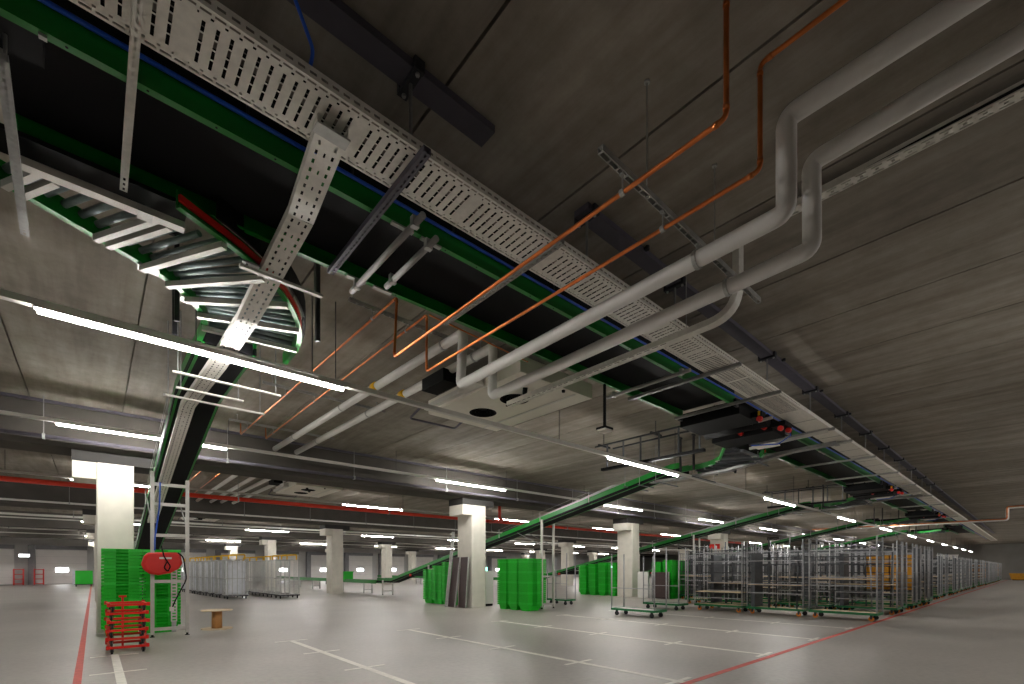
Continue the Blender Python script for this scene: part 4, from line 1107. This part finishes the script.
# ------------------------------------------------------------------ low conveyors beyond the columns
t0 = None
for k in range(3):
    lab = 'low green conveyor on legs continuing behind the foot of the %s sloping belt' % ORD[k+1]
    if t0 is None:
        t0 = thing('low_conveyor', lab, 'conveyor', (1.03, 33, 0), 'low conveyors on legs')
        MB().box(0.82, 1.25, 23.05, 44, .62, .68).build('belt', M['belt'], t0)
        MB().box(0.78, 0.82, 23.05, 44, .56, .74).build('side_frame', M['green'], t0); MB().box(1.25, 1.29, 23.05, 44, .56, .74).build('side_frame', M['green'], t0)
        for y in (24.5, 28.5, 32.5, 36.5, 40.5, 43.5):
            for x in (.80, 1.27): MB().box(x-.025, x+.025, y-.025, y+.025, 0, .56).build('leg', M['galv'], t0)
            MB().box(.80, 1.27, y-.02, y+.02, .18, .22).build('cross_rail', M['galv'], t0)
        MB().box(.86, 1.2, 29.5, 30.3, .36, .56).build('drive_box', M['black'], t0)
    else: copy_tree(t0, (PITCH*k, 0, 0), lab)
t = thing('green_bin', 'square bright green bin standing on the low conveyor in the back', 'bin', (11.23, 27.4, .68))
MB().prism([(10.95, 27.1), (11.5, 27.1), (11.5, 27.7), (10.95, 27.7)], 'z', .68, 1.18).build('bin_body', M['crate'], t); MB().box(10.92, 11.53, 27.07, 27.73, 1.14, 1.19).build('rim', M['crate'], t)

# ------------------------------------------------------------------ loading doors on the far wall
for i in range(13):
    x = -8.35+4.6*i
    d = MB()
    for s in range(5): d.box(x, x+3.3, 57.90, 57.98, .05+.6*s, .05+.6*s+.585)
    d = d.build('door_%d' % (i+1), M['dock']); structure(d)
    MB().box(x+1.25, x+2.05, 57.88, 57.895, 1.10, 1.42).build('door_window', M['win'], d)
    f = MB(); f.box(x-.45, x-.02, 57.4, 57.98, 0, 3.4); f.box(x-.02, x+3.32, 57.7, 57.98, 3.08, 3.4); f = f.build('trim_%d' % (20+i), M['frame']); structure(f)
t = thing('exit_sign', 'small glowing white sign between loading doors at the far left', 'sign', (-4.4, 57.2, 2.45))
MB().box(-4.75, -4.05, 57.24, 57.38, 2.35, 2.62).build('sign_box', M['darksteel'], t); MB().box(-4.72, -4.08, 57.22, 57.24, 2.37, 2.60).build('sign_face', M['sign'], t)
for i, x in enumerate((-4.95, -3.75)):
    t = thing('red_rack', 'red barred rack at the far left, %s of the loading door frame' % ['left', 'right'][i], 'rack', (x+.3, 56.6, 0), 'red racks at the loading doors')
    for px in (x, x+.55):
        for py in (56.4, 56.9): MB().box(px-.03, px+.03, py-.03, py+.03, 0, 1.35).build('post', M['red'], t)
    for z in (.1, .5, .9, 1.3):
        MB().box(x, x+.55, 56.38, 56.92, z-.03, z+.03).build('shelf', M['red'], t)
t = thing('green_container', 'bright green container on wheels far off beside the red floor line', 'container', (-.55, 49, 0))
MB().box(-1.05, -.05, 48.6, 49.3, .18, 1.22).build('body', M['crate'], t); MB().box(-1.2, -1.05, 48.6, 49.3, .12, 1.26).build('end_plate', M['wrap'], t)
for px in (-1.0, -.15):
    for py in (48.7, 49.2): MB().tube([(px-.03, py, .08), (px+.03, py, .08)], .08, 10).build('wheel', M['rubber'], t)
MB().box(-1.1, -.05, 48.6, 49.3, .14, .18).build('base', M['darksteel'], t)
# small things by the end wall
t = thing('pallet_truck', 'small green machine at the end of the trolley lanes', 'machine', (81.5, 3.6, 0))
MB().prism([(81, .1), (82.2, .1), (82.2, .5), (81.7, .9), (81.2, .9)], 'y', 3.2, 4.1).build('body', M['green'], t); MB().box(81.0, 82.2, 3.2, 4.1, 0, .1).build('chassis', M['black'], t); MB().obox((81.2, 3.6, .9), (80.8, 3.6, 1.3), .06, .06).build('handle', M['black'], t)
t = thing('yellow_skip', 'low yellow container standing by the end wall at far right', 'container', (83, 1.6, 0))
MB().prism([(0.8, .1), (2.3, .1), (2.5, .85), (0.6, .85)], 'x', 82.5, 83.6).build('body', M['ochre'], t); MB().box(82.5, 83.6, 0.9, 2.2, 0, .1).build('skid', M['black'], t)
t = thing('wall_box', 'white box mounted on end wall at the end of lamp row', 'box', (85.8, 8.2, 2.2))
MB().box(85.7, 86.0, 7.2, 9.4, 2.0, 3.3).build('case', M['dock'], t); MB().box(85.66, 85.7, 7.3, 8.2, 2.1, 3.2).build('door', M['dock'], t)
for i, y in enumerate((13.0, 13.35)):
    o = MB().box(28.225, 28.24, y-.15, y+.13, 2.55, 2.85).build('red_sign', M['red'], origin=(28.23, y, 2.55)); tag(o, 'square red sign on fourth column, %s of two' % ['right', 'left'][i], 'sign', 'red column signs')

# ------------------------------------------------------------------ camera and view
th = math.atan2(528.0, 470.0)
cam = bpy.data.cameras.new('camera'); co = bpy.data.objects.new('camera', cam); C.objects.link(co)
cam.sensor_width = 36; cam.lens = 36*470/1024; cam.shift_y = (569.5-342)/1024
cam.clip_start = 0.05; cam.clip_end = 300
co.location = (0, 0, 1.3); co.rotation_euler = (PI/2, 0, th-PI/2)
sc = bpy.context.scene; sc.camera = co
w = bpy.data.worlds.new('world'); sc.world = w; w.use_nodes = True
w.node_tree.nodes['Background'].inputs[0].default_value = (0.02, 0.02, 0.022, 1)
w.node_tree.nodes['Background'].inputs[1].default_value = 0.3
vs = sc.view_settings
vs.view_transform = 'Standard'; vs.look = 'None'; vs.gamma = 1; vs.use_curve_mapping = False
vs.exposure = 0.0
